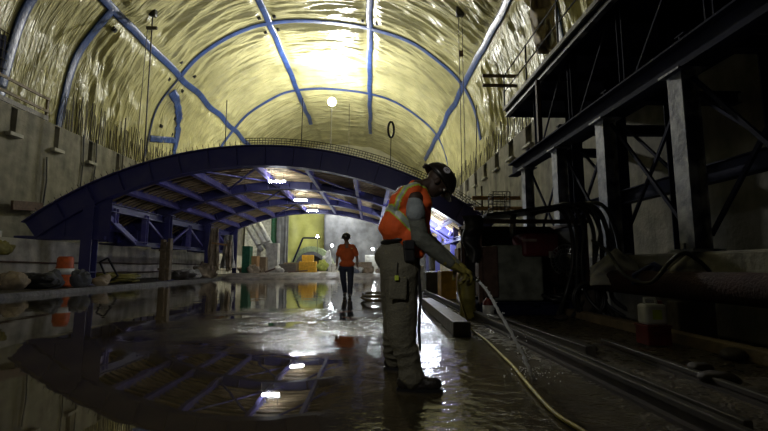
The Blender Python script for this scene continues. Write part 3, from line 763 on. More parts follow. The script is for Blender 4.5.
# small basket and planks above it, at the right wall
bk = thing('wire_basket', 'small wire cage standing above the compressor against the pale right wall', 'basket', at(499, 214, 8.6))
p = at(499, 213, 8.6); q = at(499, 193, 8.6); w = .17
for sx in (-1, 1):
    for sy in (-1, 1): MB().tube([p+V((sx*w, sy*w, 0)), q+V((sx*w, sy*w, 0))], .012, 5).build('post', 'rebar', bk)
b = MB()
for k in range(5):
    z = p.z+(q.z-p.z)*k/4
    b.tube([V((p.x-w, p.y-w, z)), V((p.x+w, p.y-w, z)), V((p.x+w, p.y+w, z)), V((p.x-w, p.y+w, z)), V((p.x-w, p.y-w, z))], .008, 4)
for k in range(1, 4):
    b.tube([V((p.x-w+2*w*k/4, p.y-w, p.z)), V((p.x-w+2*w*k/4+.03, p.y-w, q.z))], .006, 4); b.tube([V((p.x-w+2*w*k/4, p.y+w, p.z)), V((p.x-w+2*w*k/4, p.y+w, q.z))], .006, 4)
b.build('mesh_sides', 'rebar', bk)
for (x0, x1, yy, lab) in ((472, 497, 198, 'upper'), (474, 500, 208.5, 'lower')):
    a, c = at(x0, yy, 14.5), at(x1, yy, 14.5)
    tag(MB().bar(a, V((c.x+.8, 14.5, c.z)), .12, .12).build('timber_rail', 'card', bevel=.005), '%s timber rail just right of the platform end against the right wall' % lab, 'rail')
tp = thing('rail_post', 'dark steel post carrying the two timber rails at the right wall', 'post', (at(482, 200, 14.6).x, 14.6, 0))
x = at(482, 200, 14.6).x; MB().tube([(x, 14.6, 0), (x, 14.6, 3.6)], .03, 8).build('pole', 'rebar', tp); MB().box((x, 14.6, .02), (.3, .3, .04)).build('base_plate', 'rebar', tp)
# ------------------------------------------------------------------ right side ground clutter
M['darkred'] = mat('darkred', (.03, .009, .008), .9, vs=3, bump=.3)
a = MB().tube([(3.75+.02*math.sin(y*2), y, .62) for y in [2+.5*k for k in range(16)]], .17, 14)
tag(a.build('red_pipe', M['darkred'], smooth=True), 'dark red pipe lying along the foot of the concrete plinth on the right', 'pipe')
for y in (2.6, 5, 7.3, 9):
    tag(MB().box((3.75, y, .22), (.45, .2, .44)).build('support_block', 'timber_dark', bevel=.02), 'dark timber block under the dark red pipe', 'block', 'blocks under the red pipe')
def tent(px0, px1, pym, pyb, Y, lab, seed, mt='pale'):
    def f(u, v):
        p = at(px0+(px1-px0)*u, pyb+(pym-pyb)*(v*(1-abs(u-.5)*1.1)), Y+.25*v+.12*noise.noise(V((u*4, v*4, seed)))); return p
    tag(MB().grid(f, 24, 14).build('draped_sheet', mt, smooth=True, solid=.02), lab, 'sheet')
tent(590, 642, 248, 285, 6.4, 'pale sheet draped over the plinth edge behind the compressor hoses', 1)
tent(668, 718, 250, 288, 5.2, 'pale sheet peaked like a tent at the foot of the near gantry column', 2)
tent(632, 676, 262, 284, 5.6, 'crumpled blue tarp between the two pale sheets at the plinth', 3, 'tarp_blue')
P = [at(592, 240, 6.2), at(608, 252, 6.), at(625, 275, 5.6), at(650, 283, 5.3), at(670, 262, 5.1), at(684, 253, 5.0), at(700, 262, 4.95), at(725, 284, 4.9), at(768, 290, 4.8)]
tag(MB().tube(blend(P, 8), .025, 8).build('draped_hose', 'rubber', smooth=True), 'long dark hose draped in waves over the sheets along the plinth', 'hose')
# rails
def rail(P, lab, h=.11):
    o = MB()
    for a, c in zip(P, P[1:]):
        a, c = V(a), V(c)
        o.bar(a+V((0, 0, .012)), c+V((0, 0, .012)), .11, .024); o.bar(a+V((0, 0, h/2)), c+V((0, 0, h/2)), .018, h); o.bar(a+V((0, 0, h-.012)), c+V((0, 0, h-.012)), .055, .028)
    t = thing('track_rail', lab, 'rail', V(P[0])*1.0)
    o.build('rail_web', 'rust_dark', t)
    MB().bar(V(P[0])+V((0, 0, h+.004)), V(P[-1])+V((0, 0, h+.004)), .05, .012).build('rail_head', 'rail', t, bevel=.004)
rail([(1.70, -1, 0), (1.70, 13.5, 0)], 'long steel rail passing just right of the worker, nearest to the yellow hose')
rail([(2.22, -1, 0), (2.53, 4.7, 0)], 'long steel rail on the far right of the wet ground', .06)
tag(MB().bar((1.93, 7.0, .05), (2.08, 4.1, .05), .10, .10).build('steel_bar', 'rail', bevel=.005), 'short steel section lying just right of the long rail', 'bar')
tag(MB().bar((1.84, 8.2, .04), (1.90, 2.2, .04), .05, .08).build('steel_bar', 'rail', bevel=.005), 'thin steel bar lying along the right side of the long rail', 'bar')
tag(MB().bar((3.45, 2.0, .06), (3.45, 10.2, .06), .16, .12).build('timber_beam', 'timber', bevel=.01), 'long timber beam lying between the red box and the plinth', 'beam')
# timber block by the worker
a, c = V((1.02, 9.2, .075)), V((1.30, 5.45, .075))
tag(MB().bar(V((1.22, 9.3, .085)), V((1.13, 5.35, .085)), .22, .17).build('timber_baulk', 'timber_dark', bevel=.012), 'thick wet timber baulk lying on the floor right of the worker', 'timber')
def bag(p, r, mt, lab, seed, cat='bag', name='rubble_bag'):
    b = MB().ell(V(p)+V((0, 0, r[2]*.8)), r, None, 40, 26)
    o = []
    for v in b.v:
        d = v-V(p); k = .92+.45*noise.noise(v*3.1+V((seed, 0, 0)))+.3*(.4-abs(noise.noise(v*7+V((seed, 3, 0))))); w = V(p)+d*k; w.z = max(w.z, p[2]); o.append(w)
    b.v = o; return tag(b.build(name, mt, smooth=True), lab, cat)
# jerrican on red box
t = thing('red_box', 'red plastic crate under the white jerrican', 'crate', (3.1, 4.72, 0))
b = MB().box((3.1, 4.72, .10), (.26, .22, .19)); b.box((3.1, 4.72, .205), (.28, .24, .025)); b.build('crate_body', 'red', t, bevel=.01)
MB().bar((3.02, 4.60, .15), (3.18, 4.60, .15), .02, .02).build('handle', 'red', t)
t = thing('jerrican', 'white plastic jerrican with a yellow label on the red crate', 'jerrican', (3.1, 4.72, .218))
MB().box((3.1, 4.72, .328), (.24, .17, .22)).build('can_body', 'white', t, bevel=.03)
MB().tube([(3.02, 4.72, .428), (3.02, 4.72, .498), (3.14, 4.72, .498), (3.16, 4.72, .428)], .014, 8).build('handle', 'white', t, smooth=True)
MB().lathe((3.19, 4.72, .428), [(.03, 0), (.03, .04), (.02, .045)], 12).build('cap', 'red', t)
MB().box((3.1, 4.632, .328), (.10, .004, .10)).build('paper_label', 'lime', t)
p = atz(604, 380)
tag(MB().lathe(p, [(.035, 0), (.045, .075), (.047, .078)], 16).build('paper_cup', 'white', smooth=True), 'small white paper cup standing on the mud between the rails', 'cup')
for k, (px, py, r_) in enumerate(((720, 385, .10), (700, 372, .07), (590, 352, .06), (735, 360, .09), (560, 320, .09))):
    q = atz(px, py); bag((q.x, q.y, 0), (r_*1.3, r_, r_*.6), 'rust_dark', 'clod of mud lying on the wet ground near the rails', 60+k, 'mud clod', 'mud_clod')
for o in C.objects:
    if o.get('category') == 'mud clod': o['group'] = 'mud clods by the rails'
# canister by rails
p = atz(485, 318); t = thing('canister', 'small red canister with a white label standing right of the long rail', 'canister', p+V((.06, 0, 0)))
p = p+V((.06, 0, 0))
MB().lathe(p, [(.085, 0), (.09, .02), (.09, .26), (.05, .31), (.03, .33)], 20).build('can_body', 'red', t, smooth=True)
MB().lathe(p, [(.0915, .05), (.0915, .21)], 20).build('paper_label', 'white', t, smooth=True)
MB().lathe(p, [(.025, .33), (.025, .37)], 10).build('cap', 'black', t)
# olive barrel behind the hands
p = V((1.61, 7.15, 0))
t = thing('plastic_drum', 'olive yellow plastic drum standing behind the gloved hands', 'drum', p)
MB().lathe(p, [(.115, 0), (.13, .03), (.125, .3), (.135, .32), (.125, .34), (.13, .62), (.11, .69), (.04, .70)], 24).build('drum_body', 'olive', t, smooth=True)
MB().lathe(p+V((.05, 0, .69)), [(.03, 0), (.03, .04)], 12).build('cap', 'black', t)
# crates and yellow box beyond
def crate(px0, px1, pyt, Y, zb, mt, lab, cat='box', dep=.6, name='wooden_crate'):
    a, c = at(px0, pyt, Y), at(px1, pyt, Y); w = c.x-a.x; h = a.z-zb
    t = thing(name, lab, cat, ((a.x+c.x)/2, Y, zb))
    cx = (a.x+c.x)/2
    MB().box((cx, Y+dep/2, zb+h/2), (w, dep, h)).build('box_body', mt, t, bevel=.015)
    b = MB()
    for x in (a.x+.03*w, c.x-.03*w): b.box((x, Y-.01, zb+h/2), (.06*w, .03, h*.98))
    for z in (zb+.06*h, zb+h*.94): b.box((cx, Y-.012, z), (w*.98, .03, .08*h))
    b.build('edge_batten', mt, t)
    return t
crate(458, 471, 248, 14.2, .0, 'card', 'tall brown cardboard carton behind the gloved hands', name='cardboard_carton')
crate(441, 456, 271, 11.2, .0, 'yellow', 'low yellow-orange box behind the forearm', name='tool_box')
crate(414, 424, 266, 15, .0, 'white', 'small white box behind the elbow of the vested worker', name='tool_box', dep=.3)
crate(426, 440, 272, 13.5, 0, 'timber_dark', 'dark low crate between the white box and the yellow-orange box')
# ------------------------------------------------------------------ left side clutter
ZK = .14
def drum_traffic(px, py0, Y, lab):
    a = at(px, py0, Y); p = V((a.x, Y, ZK)); h = a.z-ZK
    t = thing('traffic_drum', lab, 'traffic drum', p)
    MB().lathe(p, [(.34, 0), (.34, .06), (.29, .07), (.29, h*.35), (.27, h*.37), (.27, h*.65), (.25, h*.67), (.25, h*.93), (.20, h)], 24).build('drum_body', 'orange', t, smooth=True)
    MB().lathe(p, [(.282, h*.40), (.282, h*.6)], 24).build('reflective_band', 'white', t, smooth=True)
drum_traffic(66, 256.5, 15.6, 'orange and white traffic drum by the pale low wall on the left')
for (px, Y, r, mt, lab, sd) in ((80, 15.2, (.28, .25, .30), 'tarp_grey', 'grey crumpled sack right of the traffic drum', 1), (30, 14.4, (.9, .4, .26), 'black', 'long black plastic sack left of the traffic drum', 2), (50, 14.6, (.45, .35, .3), 'tarp_grey', 'grey crumpled sack just left of the traffic drum', 3), (12, 13.6, (.45, .4, .3), 'tarp_brown', 'brown sack at the left edge by the low wall', 4), (102, 16.2, (.28, .25, .24), 'tarp_brown', 'brown sack at the foot of the front left column', 5), (205, 26.5, (.7, .5, .5), 'tarp_brown', 'brown rubble heap under the truss', 6), (190, 24.5, (.6, .5, .3), 'pale', 'pale flattened sack under the truss', 7), (178, 23.4, (.8, .5, .24), 'mud', 'low muddy heap on the kerb under the truss', 8), (247, 34.6, (.7, .5, .5), 'tarp_brown', 'brown sack beside the green bin', 9)):
    q = at(px, 280, Y); bag((max(q.x, -11.6 if px < 150 else -40), Y, ZK-.02 if q.x < -9.6 else (.36 if Y > 29 else 0)), r, mt, lab, sd)
# yellow hose heap
P = []
for k in range(130):
    a = k*.38; P.append(V((-10.9+.75*math.cos(a)*(1+.25*math.sin(k*.7)), 18.9+.9*math.sin(a)*(1+.2*math.cos(k*.5)), ZK+.05+.0025*k+.03*math.sin(k*1.3))))
tag(MB().tube(P, .05, 7).build('hose_heap', 'olive', smooth=True), 'tangled heap of yellow hose on the kerb right of the front left column', 'hose')
t = thing('tilted_frame', 'dark tilted rectangular frame leaning beside the front left column', 'frame', (-10.6, 17.9, ZK))
a, c, d, e = at(100, 262, 17.8), at(108, 258, 17.8), at(118, 276, 17.8), at(108, 282, 17.8)
for u, v in ((a, c), (c, d), (d, e), (e, a)): MB().bar(u, v, .06, .06, V((0, 1, 0))).build('frame_bar', 'black', t)
# wooden post stack
p = at(165, 268, 24.0)
p = at(165, 268, 21.2)
tag(MB().box((p.x-.14, 21.2, 1.15), (.15, .3, 1.95)).box((p.x+.02, 21.15, 1.08), (.14, .3, 1.85)).box((p.x+.17, 21.25, 1.18), (.13, .28, 2.0)).box((p.x, 21.0, .7), (.5, .04, .1)).box((p.x, 21.0, 1.6), (.5, .04, .1)).build('timber_stack', 'timber', bevel=.01), 'upright brown bundled timber stack under the left truss', 'timber')
# wall light-coil at the left
p = at(24, 248, 14.5)
bag((-12.05, 14.5, p.z-.22), (.20, .42, .26), 'olive', 'yellowish bundle hanging on the pale low wall at far left', 31, 'bundle', 'hanging_bundle')
tag(MB().bar(atx(12, 205, -13.6), atx(42, 207, -13.6), .1, .35).build('timber_beam', 'rust'), 'faded orange plank leaning on the left wall beside the arch end', 'plank')
p = at(17, 231, 14.5); tag(MB().box((-12.35, 14.6, 1.91), (.30, .1, .2)).build('white_placard', 'white', bevel=.01), 'small white placard on the low wall at far left', 'placard')
bag((-13.2, 14.3, 1.74), (.35, .5, .55), 'black', 'dark bundle sitting on the low wall at the far left edge', 12, 'bundle', 'dark_bundle')
bag((-13.1, 15.2, 1.74), (.3, .4, .3), 'tarp_grey', 'grey bundle on the low wall beside the arch end', 13, 'bundle', 'grey_bundle')
# hanging tarps near third column
for i, (px0, px1, pt, pb, Y, mt, lab) in enumerate(((208, 222, 228, 270, 26.3, 'tarp_brown', 'brown cloth strips hanging below the third left column'), (222, 236, 235, 268, 26.9, 'pale', 'cream cloth strips hanging beside the third left column'), (226, 233, 240, 271, 26.1, 'tarp_brown', 'narrow brown cloth hanging in front of the cream strips'))):
    a, c = at(px0, pt, Y), at(px1, pt, Y); z = max(at(px0, pb, Y).z, .25)
    tag(curtain((a.x, Y, 0), (c.x, Y, 0), a.z, z, .22, 6, i, taper=.4).build('hanging_cloth', mt, smooth=True, solid=.02), lab, 'cloth')
a, c = at(212, 243, 25.9), at(227, 245, 25.9)
tag(MB().bar(a, c, .1, .1).build('timber_beam', 'card'), 'short tan timber wedged across the hanging cloth strips', 'timber')
# ------------------------------------------------------------------ background below the platform
def sheet(px0, px1, pt, Y, mt, lab, seed, amp=.2, fr=5, name='hanging_sheet', zb=.38):
    a, c = at(px0, pt, Y), at(px1, pt, Y)
    tag(curtain((a.x, Y, 0), (c.x, Y, 0), a.z, zb, amp, fr, seed).build(name, mt, smooth=True, solid=.03), lab, 'sheet')
sheet(284, 327, 196, 46, 'sheet_yellow', 'tall yellow-green plastic sheet hanging far back below the platform', 1, .15, 3)
sheet(325, 430, 190, 44, 'tarp_grey', 'wide dark grey sheet hanging far back, right of the yellow-green one', 2, .25, 6)
sheet(272, 285, 196, 45, 'green', 'narrow dark green sheet left of the yellow-green one', 3, .15, 3)
sheet(277, 289, 215, 44.6, 'tarp_grey', 'narrow grey sheet overlapping the dark green one', 8, .1, 2)
sheet(246, 273, 205, 47, 'white', 'whitish sheet behind the slanting white pipes', 4, .1, 3)
sheet(425, 470, 190, 47, 'pale', 'pale sheet far back below the right end of the platform', 6, .2, 4)
t = thing('pipe_rack', 'leaning rack of slanting white pipes far back on the left', 'rack', at(258, 262, 34))
for (x0, y0, x1, y1) in ((243, 219, 262, 251), (249, 216.5, 267, 248), (256, 217, 271, 245)):
    MB().tube([at(x0, y0, 34), at(x1, y1, 33.6)], .18, 10).build('pipe', 'white', t, smooth=True)
MB().bar(at(246, 222, 33.8), at(262, 217, 33.8), .12, .12).build('rack_bar', 'pale', t); MB().bar(at(256, 246, 33.4), at(270, 241, 33.4), .12, .12).build('rack_bar', 'pale', t)
MB().box(at(259, 257, 33.8), (.3, .3, 1.2)).build('rack_foot', 'pale', t)
def gcrate(px0, px1, pt, Y, mt, lab, name, cat='box', zb=.36, dep=.8): return crate(px0, px1, pt, Y, zb, mt, lab, cat, dep, name)
gcrate(242.5, 250, 246, 31, 'green', 'dark green bin beside the fourth left column', 'waste_bin', 'bin')
gcrate(250, 257, 256, 31.5, 'card', 'small brown box beside the green bin', 'tool_box')
gcrate(266, 278, 243, 33, 'pale', 'pale grey cabinet at the foot of the slanting pipes', 'site_cabinet', 'cabinet')
gcrate(257, 266, 257, 32.3, 'timber', 'weathered crate between the brown box and the pale cabinet', 'wooden_crate')
gcrate(299, 316, 261.5, 34, 'yellow', 'larger yellow box, lower of the yellow boxes in front of the tunnel ring', 'tool_box')
gcrate(302, 313, 255, 36, 'yellow', 'upper yellow box just in front of the tunnel ring', 'tool_box')
gcrate(278, 296, 264, 33.5, 'timber_dark', 'dark low pallet left of the yellow boxes', 'wooden_pallet', 'pallet')
gcrate(284, 300, 262.5, 35.5, 'timber', 'brown low pallet stack behind the dark pallet', 'wooden_pallet', 'pallet')
gcrate(355, 372, 262, 33, 'timber', 'brown crate stack right of the orange-shirted worker', 'wooden_crate')
gcrate(365, 378, 255, 36, 'pale', 'pale crate farther back right of the orange-shirted worker', 'wooden_crate')
gcrate(328, 337, 263, 35, 'pale', 'pale low crate left of the orange-shirted worker', 'wooden_crate')
rd = random.Random(5)
for k in range(16):
    px = rd.choice((rd.uniform(246, 300), rd.uniform(352, 380))); Y = rd.uniform(30.5, 33.5); w = rd.uniform(.25, .7); q = at(px, 268, Y)
    if rd.random() < .5:
        bag((q.x, Y, .30), (w*.6, w*.5, w*.5), rd.choice(('pale', 'tarp_brown', 'timber', 'tarp_grey')), 'small heap of site rubbish on the far mud bank', 40+k); bpy.context.view_layer.objects.active = None
    else:
        o = MB().bar((q.x-w, Y, .42), (q.x+w, Y+rd.uniform(-.5, .5), .42+rd.uniform(0, .5)), .1, .1).build('timber_offcut', rd.choice(('timber', 'pale', 'rust')), bevel=.01)
        tag(o, 'loose timber offcut lying on the far mud bank', 'timber', 'timber offcuts on the far bank')
for o in C.objects:
    if o.get('label') == 'small heap of site rubbish on the far mud bank': o['group'] = 'rubbish heaps on the far bank'
# tunnel ring
cpt = at(312, 262, 39)
t = thing('tunnel_ring', 'round pale green tunnel ring opening far back behind the yellow boxes', 'tunnel ring', (cpt.x, 39, .36))
def torus_half(R, w, dep, z0, c, y):
    b = MB(); n = 28; vv = []
    for i in range(n+1):
        a = math.pi*i/n
        for (r, q) in ((R, y), (R+w, y), (R+w, y+dep), (R, y+dep)): vv.append(V((c.x-r*math.cos(a), q, z0+r*math.sin(a))))
    return b.add(vv, [(i*4+k, i*4+(k+1) % 4, (i+1)*4+(k+1) % 4, (i+1)*4+k) for i in range(n) for k in range(4)]+[(0, 1, 2, 3), (n*4+3, n*4+2, n*4+1, n*4)])
M['ringgreen'] = mat('ringgreen', (.30, .38, .22), .5, var=.2)
torus_half(1.40, .5, 2.2, .7, cpt, 38.6).build('outer_ring', 'ringgreen', t, smooth=False)
torus_half(1.12, .3, 2.6, .7, cpt, 38.4).build('inner_ring', 'tarp_grey', t)
MB().box((cpt.x, 40.9, 1.3), (3.2, .1, 1.9)).build('bulkhead', 'tarp_grey', t)
for (x0, y0, x1, y1) in ((293, 262, 303, 238), (303, 238, 320, 238)): MB().bar(at(x0, y0, 38.2), at(x1, y1, 38.2), .14, .14).build('portal_beam', 'steel_dark', t)
bag(at(322.5, 271, 31.5)*1.0, (.42, .35, .42), mat('limebag', (.55, .6, .12), .6), 'lime yellow sack left of the orange-shirted worker', 21)
bag(V((at(328, 262, 33).x, 33, .9)), (.35, .3, .5), 'white', 'whitish covered bundle behind the lime yellow sack', 22)
for (px, py, Y, e, lab) in ((317.5, 236.5, 36, 25, 'tiny bright lamp at the top of the tunnel ring'), (332, 245.5, 34, 45, 'tiny bright lamp just left of the orange-shirted worker'), (373, 249, 36, 90, 'small bright lamp far back between the two workers')):
    p = at(px, py, Y); t = thing('site_lamp', lab, 'lamp', V((p.x, p.y, .36)))
    MB().ell(p, (.11, .11, .11), None, 12, 8).build('bulb', 'smalllamp', t, smooth=True); MB().tube([(p.x, p.y+.05, .36), (p.x, p.y+.05, p.z)], .02, 6).build('pole', 'rebar', t)
    light('POINT', p-V((0, .3, 0)), e, (.85, .93, 1), .12)
light('AREA', (-3, 41, 6.9), 900, (1, 1, .9), (2, 1), aim((0, 0, 0), (0, .5, -1)))  # hidden lamp added behind the platform to brighten the far sheets
t = thing('added_far_lamp', 'unseen rectangular lamp added high behind the platform to brighten the far sheets', 'lamp', (-3, 41, 6.95))
MB().box((-3, 41, 7.0), (2.1, 1.1, .08)).build('housing', 'metal', t); 
for sx in (-.9, .9): MB().tube([(-3+sx, 41, 7.0), (-3+sx, 41, 16.8)], .02, 5).build('hanger', 'rebar', t)
# bundle of hose / cord on the floor behind the worker
P = [V((.22+.42*math.cos(k*.32)*(1+.1*math.sin(k)), 10.6+1.0*math.sin(k*.32), .04+.004*k)) for k in range(44)]
tag(MB().tube(P, .035, 7).build('floor_hose', 'timber', smooth=True), 'brownish hose coiled flat on the wet floor between the workers', 'hose')
# ------------------------------------------------------------------ people
def blobs(): return MB()
def hand_parts(b, w, d, up, side, size=1., curl=1., glove=0.):
    """palm and five bent fingers from wrist w along d; side = thumb side"""
    d = V(d).normalized(); up = (V(up)-d*V(up).dot(d)).normalized(); s = d.cross(up).normalized()
    S = size; th = V(side).dot(s); th = 1 if th >= 0 else -1
    b.cap(w, (.026+glove)*S, w+d*.03*S, (.028+glove)*S, 12)
    for k in range(4):
        o = s*th*(.030-.020*k)*S
        b.cap(w+d*.02*S+o*.7, (.017+glove)*S, w+d*.088*S+o, (.014+glove)*S, 12)
        L = (.040, .046, .042, .032)[k]*S; r = (.0095+glove*.7)*S
        p0 = w+d*.088*S+o; a1 = .55*curl; a2 = 1.35*curl; a3 = 2.1*curl
        for a, l in ((a1, L), (a2, L*.72), (a3, L*.55)):
            q = p0+(d*math.cos(a)-up*math.sin(a))*l; b.cap(p0, r, q, r*.93, 10); p0 = q; r *= .93
    p0 = w+d*.03*S+s*th*.028*S; r = (.0125+glove*.7)*S
    dd = (d*.6+s*th*.6-up*.45).normalized()
    for l, v in ((.04, dd), (.032, (dd-up*.6-s*th*.5).normalized()), (.026, (dd-up*1.2-s*th*1.1).normalized())):
        q = p0+v*l*S; b.cap(p0, r, q, r*.92, 10); p0 = q; r *= .92
def head_parts(b, c, U, Fw, k=1.):
    U = V(U).normalized(); Fw = (V(Fw)-U*V(Fw).dot(U)).normalized(); S = U.cross(Fw).normalized()
    R = Matrix([Fw, S, U]).transposed()
    P = lambda f, s, u: c+(Fw*f+S*s+U*u)*k
    b.ell(P(-.005, 0, .035), (.097*k, .075*k, .088*k), R); b.ell(P(.018, 0, -.03), (.072*k, .062*k, .078*k), R)
    b.ell(P(.045, 0, -.072), (.038*k, .036*k, .032*k), R)      # chin
    b.ell(P(.082, 0, .018), (.016*k, .052*k, .012*k), R)         # brow
    b.cap(P(.086, 0, .008), .010*k, P(.108, 0, -.026), .013*k, 10)   # nose
    for s in (-1, 1):
        b.ell(P(.100, s*.012, -.028), (.010*k, .009*k, .008*k), R)
        b.ell(P(.068, s*.038, -.018), (.018*k, .020*k, .016*k), R)   # cheek
        b.ell(P(.0, s*.078, -.008), (.018*k, .008*k, .030*k), R)     # ear
    b.ell(P(.082, 0, -.048), (.010*k, .024*k, .006*k), R); b.ell(P(.080, 0, -.058), (.010*k, .020*k, .006*k), R)
    return P, R, S
def eyes(par, P, k=1.):
    for s in (-1, 1):
        MB().ell(P(.078, s*.030, .003), (.011*k,)*3, None, 12, 8).build('eye', 'white', par, smooth=True)
def hard_hat(par, P, R, k=1., front=True, mt='hat'):
    b = MB(); seg = 36; prof = []
    for i in range(9):
        t = math.pi/2*i/8; prof.append((math.cos(t), math.sin(t)))
    vs = []; fs = []
    n = len(prof)
    for (r, z) in prof:
        for j in range(seg):
            a = 2*math.pi*j/seg; rx = .128*k; ry = .105*k
            ridge = .004*k if abs(math.sin(a)) < .3 else 0
            vs.append(P(0, 0, .022)+R @ V((rx*r*math.cos(a)-.003*k, ry*r*math.sin(a), (.108*k+ridge)*z)))
    fs += [(i*seg+j, i*seg+(j+1) % seg, (i+1)*seg+(j+1) % seg, (i+1)*seg+j) for i in range(n-1) for j in range(seg)]
    b.add(vs, fs)
    o = b.build('hat_shell', mt, par, smooth=True, solid=.004)
    c = MB()
    def br(u, v):
        a = 2*math.pi*u; ext = (.012+.028*max(0, math.cos(a))**1.5+.010*max(0, -math.cos(a)))*k
        return P(0, 0, .022)+R @ V(((.126*k+ext*v)*math.cos(a)-.003*k, (.103*k+ext*v)*math.sin(a), -.010*k*v-.012*k*v*max(0, math.cos(a))))
    c.grid(br, 40, 4); c.build('hat_brim', mt, par, smooth=True, solid=.005)
    return o
def patch(src, mask, off, name, mt, par, thick=.0):
    b = MB(); mp = {}
    for f in src.f:
        c = V((0, 0, 0))
        for i in f: c += src.v[i]
        c /= len(f)
        nn = V((0, 0, 0))
        for i in f: nn += src.n[i]
        if mask(c, nn.normalized()):
            idx = []
            for i in f:
                if i not in mp: mp[i] = len(b.v); b.v.append(src.v[i]+src.n[i]*off)
                idx.append(mp[i])
            b.f.append(tuple(idx))
    if b.f: return b.build(name, mt, par, smooth=True)
def segd(p, a, b):
    ab = (b[0]-a[0], b[1]-a[1]); l = ab[0]**2+ab[1]**2; t = max(0, min(1, ((p[0]-a[0])*ab[0]+(p[1]-a[1])*ab[1])/l))
    return math.hypot(p[0]-a[0]-ab[0]*t, p[1]-a[1]-ab[1]*t)
def pold(p, P): return min(segd(p, a, b) for a, b in zip(P, P[1:]))
# ---- worker one (side view, hosing the floor)
YB = 3.15
w1 = thing('person', 'worker in orange hi-vis vest and dark hard hat, stooping to hose the wet floor', 'person', (.32, 3.3, 0))
A = lambda px, py, Y=YB: at(px, py, Y)
hipN, kneeN, ankN = A(401, 268, 3.05), A(404, 322, 3.04), A(409, 374, 3.06)
hipF, kneeF, ankF = A(399, 266, 3.26), A(396, 320, 3.45), A(394, 357, 3.68)
pel, wai, che, nb = A(400, 254), A(401, 236), A(405, 208), A(417, 189)
shN, elN, wrN = A(415, 199, 2.98), A(420, 238, 2.94), A(451, 264, 2.97)
shF, elF, wrF = A(416, 199, 3.32), A(425, 238, 3.36), A(458, 266, 3.08)
hc = A(436.5, 182.5)
HU = V((.80, 0, .60)); HF = V((.60, 0, -.80))
b = MB()
b.cap(hipN, .085, kneeN, .058); b.cap(kneeN, .056, ankN, .040); b.cap(hipF, .085, kneeF, .058); b.cap(kneeF, .056, ankF, .040)
for ank in (ankN, ankF): b.cap(ank-V((.03, 0, .03)), .035, ank+V((.14, 0, -.05)), .028)
b.ell(pel, (.11, .16, .11)); b.ell(wai, (.10, .14, .12)); b.ell(che, (.11, .17, .17)); b.cap(che, .10, nb, .07)
b.cap(nb, .055, hc-HF*.0-V((.02, 0, .0)), .052)
b.cap(shN, .058, elN, .042); b.cap(elN, .040, wrN, .028); b.cap(shF, .058, elF, .042); b.cap(elF, .040, wrF, .028)
b.cap(shN, .06, shF, .06)
dirN = (A(477, 281, 3.0)-wrN).normalized(); dirF = (A(479, 279, 3.02)-wrF).normalized()
hand_parts(b, wrN+dirN*.01, dirN, V((.4, 0, 1)), V((0, 1, .4)), .92, 1.); hand_parts(b, wrF+dirF*.01, dirF, V((.4, 0, 1)), V((0, -1, .4)), .92, 1.)
HP, HR, HS = head_parts(b, hc, HU, HF)
body = remesh(b, .0065, 3); body.build('body', 'skin', w1, smooth=True)
eyes(w1, HP)
hat = thing('hard_hat', None, None); bpy.data.objects.remove(hat)
hs = hard_hat(w1, HP, HR, 1.12)
# sticker on the near side of the hat
sp_ = HP(.012, -.0, .07)
sgn = -1 if (HR @ V((0, 1, 0))).y > 0 else 1
ctr = HP(0, 0, .024)
nn = (HR @ V((-.12, sgn*.90, .50))).normalized()
sc0 = ctr+HR @ V((-.128*1.12*.14, .105*1.12*sgn*.83, .108*1.12*.54))
tt, uu = frame(nn, HU)
def disc(r, off, n=20, bend=.0):
    d = MB(); vs = [sc0+nn*off]+[sc0+nn*(off-r*r*3.2)+(tt*math.cos(2*math.pi*k/n)+uu*math.sin(2*math.pi*k/n))*r for k in range(n)]
    return d.add(vs, [(0, 1+k, 1+(k+1) % n) for k in range(n)])
disc(.028, .008).build('hat_sticker', mat('sticker', (.62, .60, .66), .5, var=.1), w1, smooth=True)
mk = MB()
for (a0, a1) in (((-.014, .006), (.0, .014)), ((.0, .014), (.014, .004)), ((-.010, -.006), (.012, -.008)), ((.0, .010), (.002, -.012))):
    mk.bar(sc0+nn*.0085+tt*a0[0]+uu*a0[1], sc0+nn*.0085+tt*a1[0]+uu*a1[1], .0035, .001, nn)
mk.build('sticker_mark', 'black', w1)
MB().cap(HP(-.135, 0, .012), .014, HP(-.150, 0, -.004), .012).build('ratchet_knob', 'hat', w1, smooth=True)
# shirt: torso and short sleeves
b = MB(); b.ell(wai, (.11, .15, .13)); b.ell(che, (.11, .16, .15)); b.cap(che, .09, nb, .06)
b.cap(A(414.5, 201.5, 2.98), .060, A(416, 213, 2.94), .073); b.cap(A(415, 201.5, 3.33), .068, A(416.5, 212, 3.36), .076); b.cap(shN, .05, shF, .05)
fold = lambda amp, f: (lambda v: amp*(noise.noise(v*f)+.5*noise.noise(v*f*2.3)))
sh = remesh(b, .009, 3, fold(.006, 9)); sh.build('shirt', 'shirt', w1, smooth=True)
# long undersleeves
b = MB(); b.cap(A(416.5, 216, 2.95), .060, elN, .060); b.cap(elN, .062, A(437, 252, 2.96), .056); b.cap(A(437, 252, 2.96), .056, wrN-dirN*.012, .041)
b.cap(A(418, 214, 3.36), .066, elF, .060); b.cap(elF, .060, wrF-dirF*.02, .040)
remesh(b, .008, 2, lambda v: .007*noise.noise(V((v.x*9+v.z*14, v.y*6, v.z*30)))).build('long_sleeves', 'sleeve', w1, smooth=True)
# gloves
for w, d, sd, nm in ((wrN, dirN, V((0, 1, .4)), 'glove'), (wrF, dirF, V((0, -1, .4)), 'glove')):
    b = MB(); b.cap(w-d*.05, .040, w+d*.01, .034); hand_parts(b, w+d*.008, d, V((.4, 0, 1)), sd, 1.0, 1., .005)
    remesh(b, .0045, 2, fold(.002, 30)).build(nm, 'glove', w1, smooth=True)
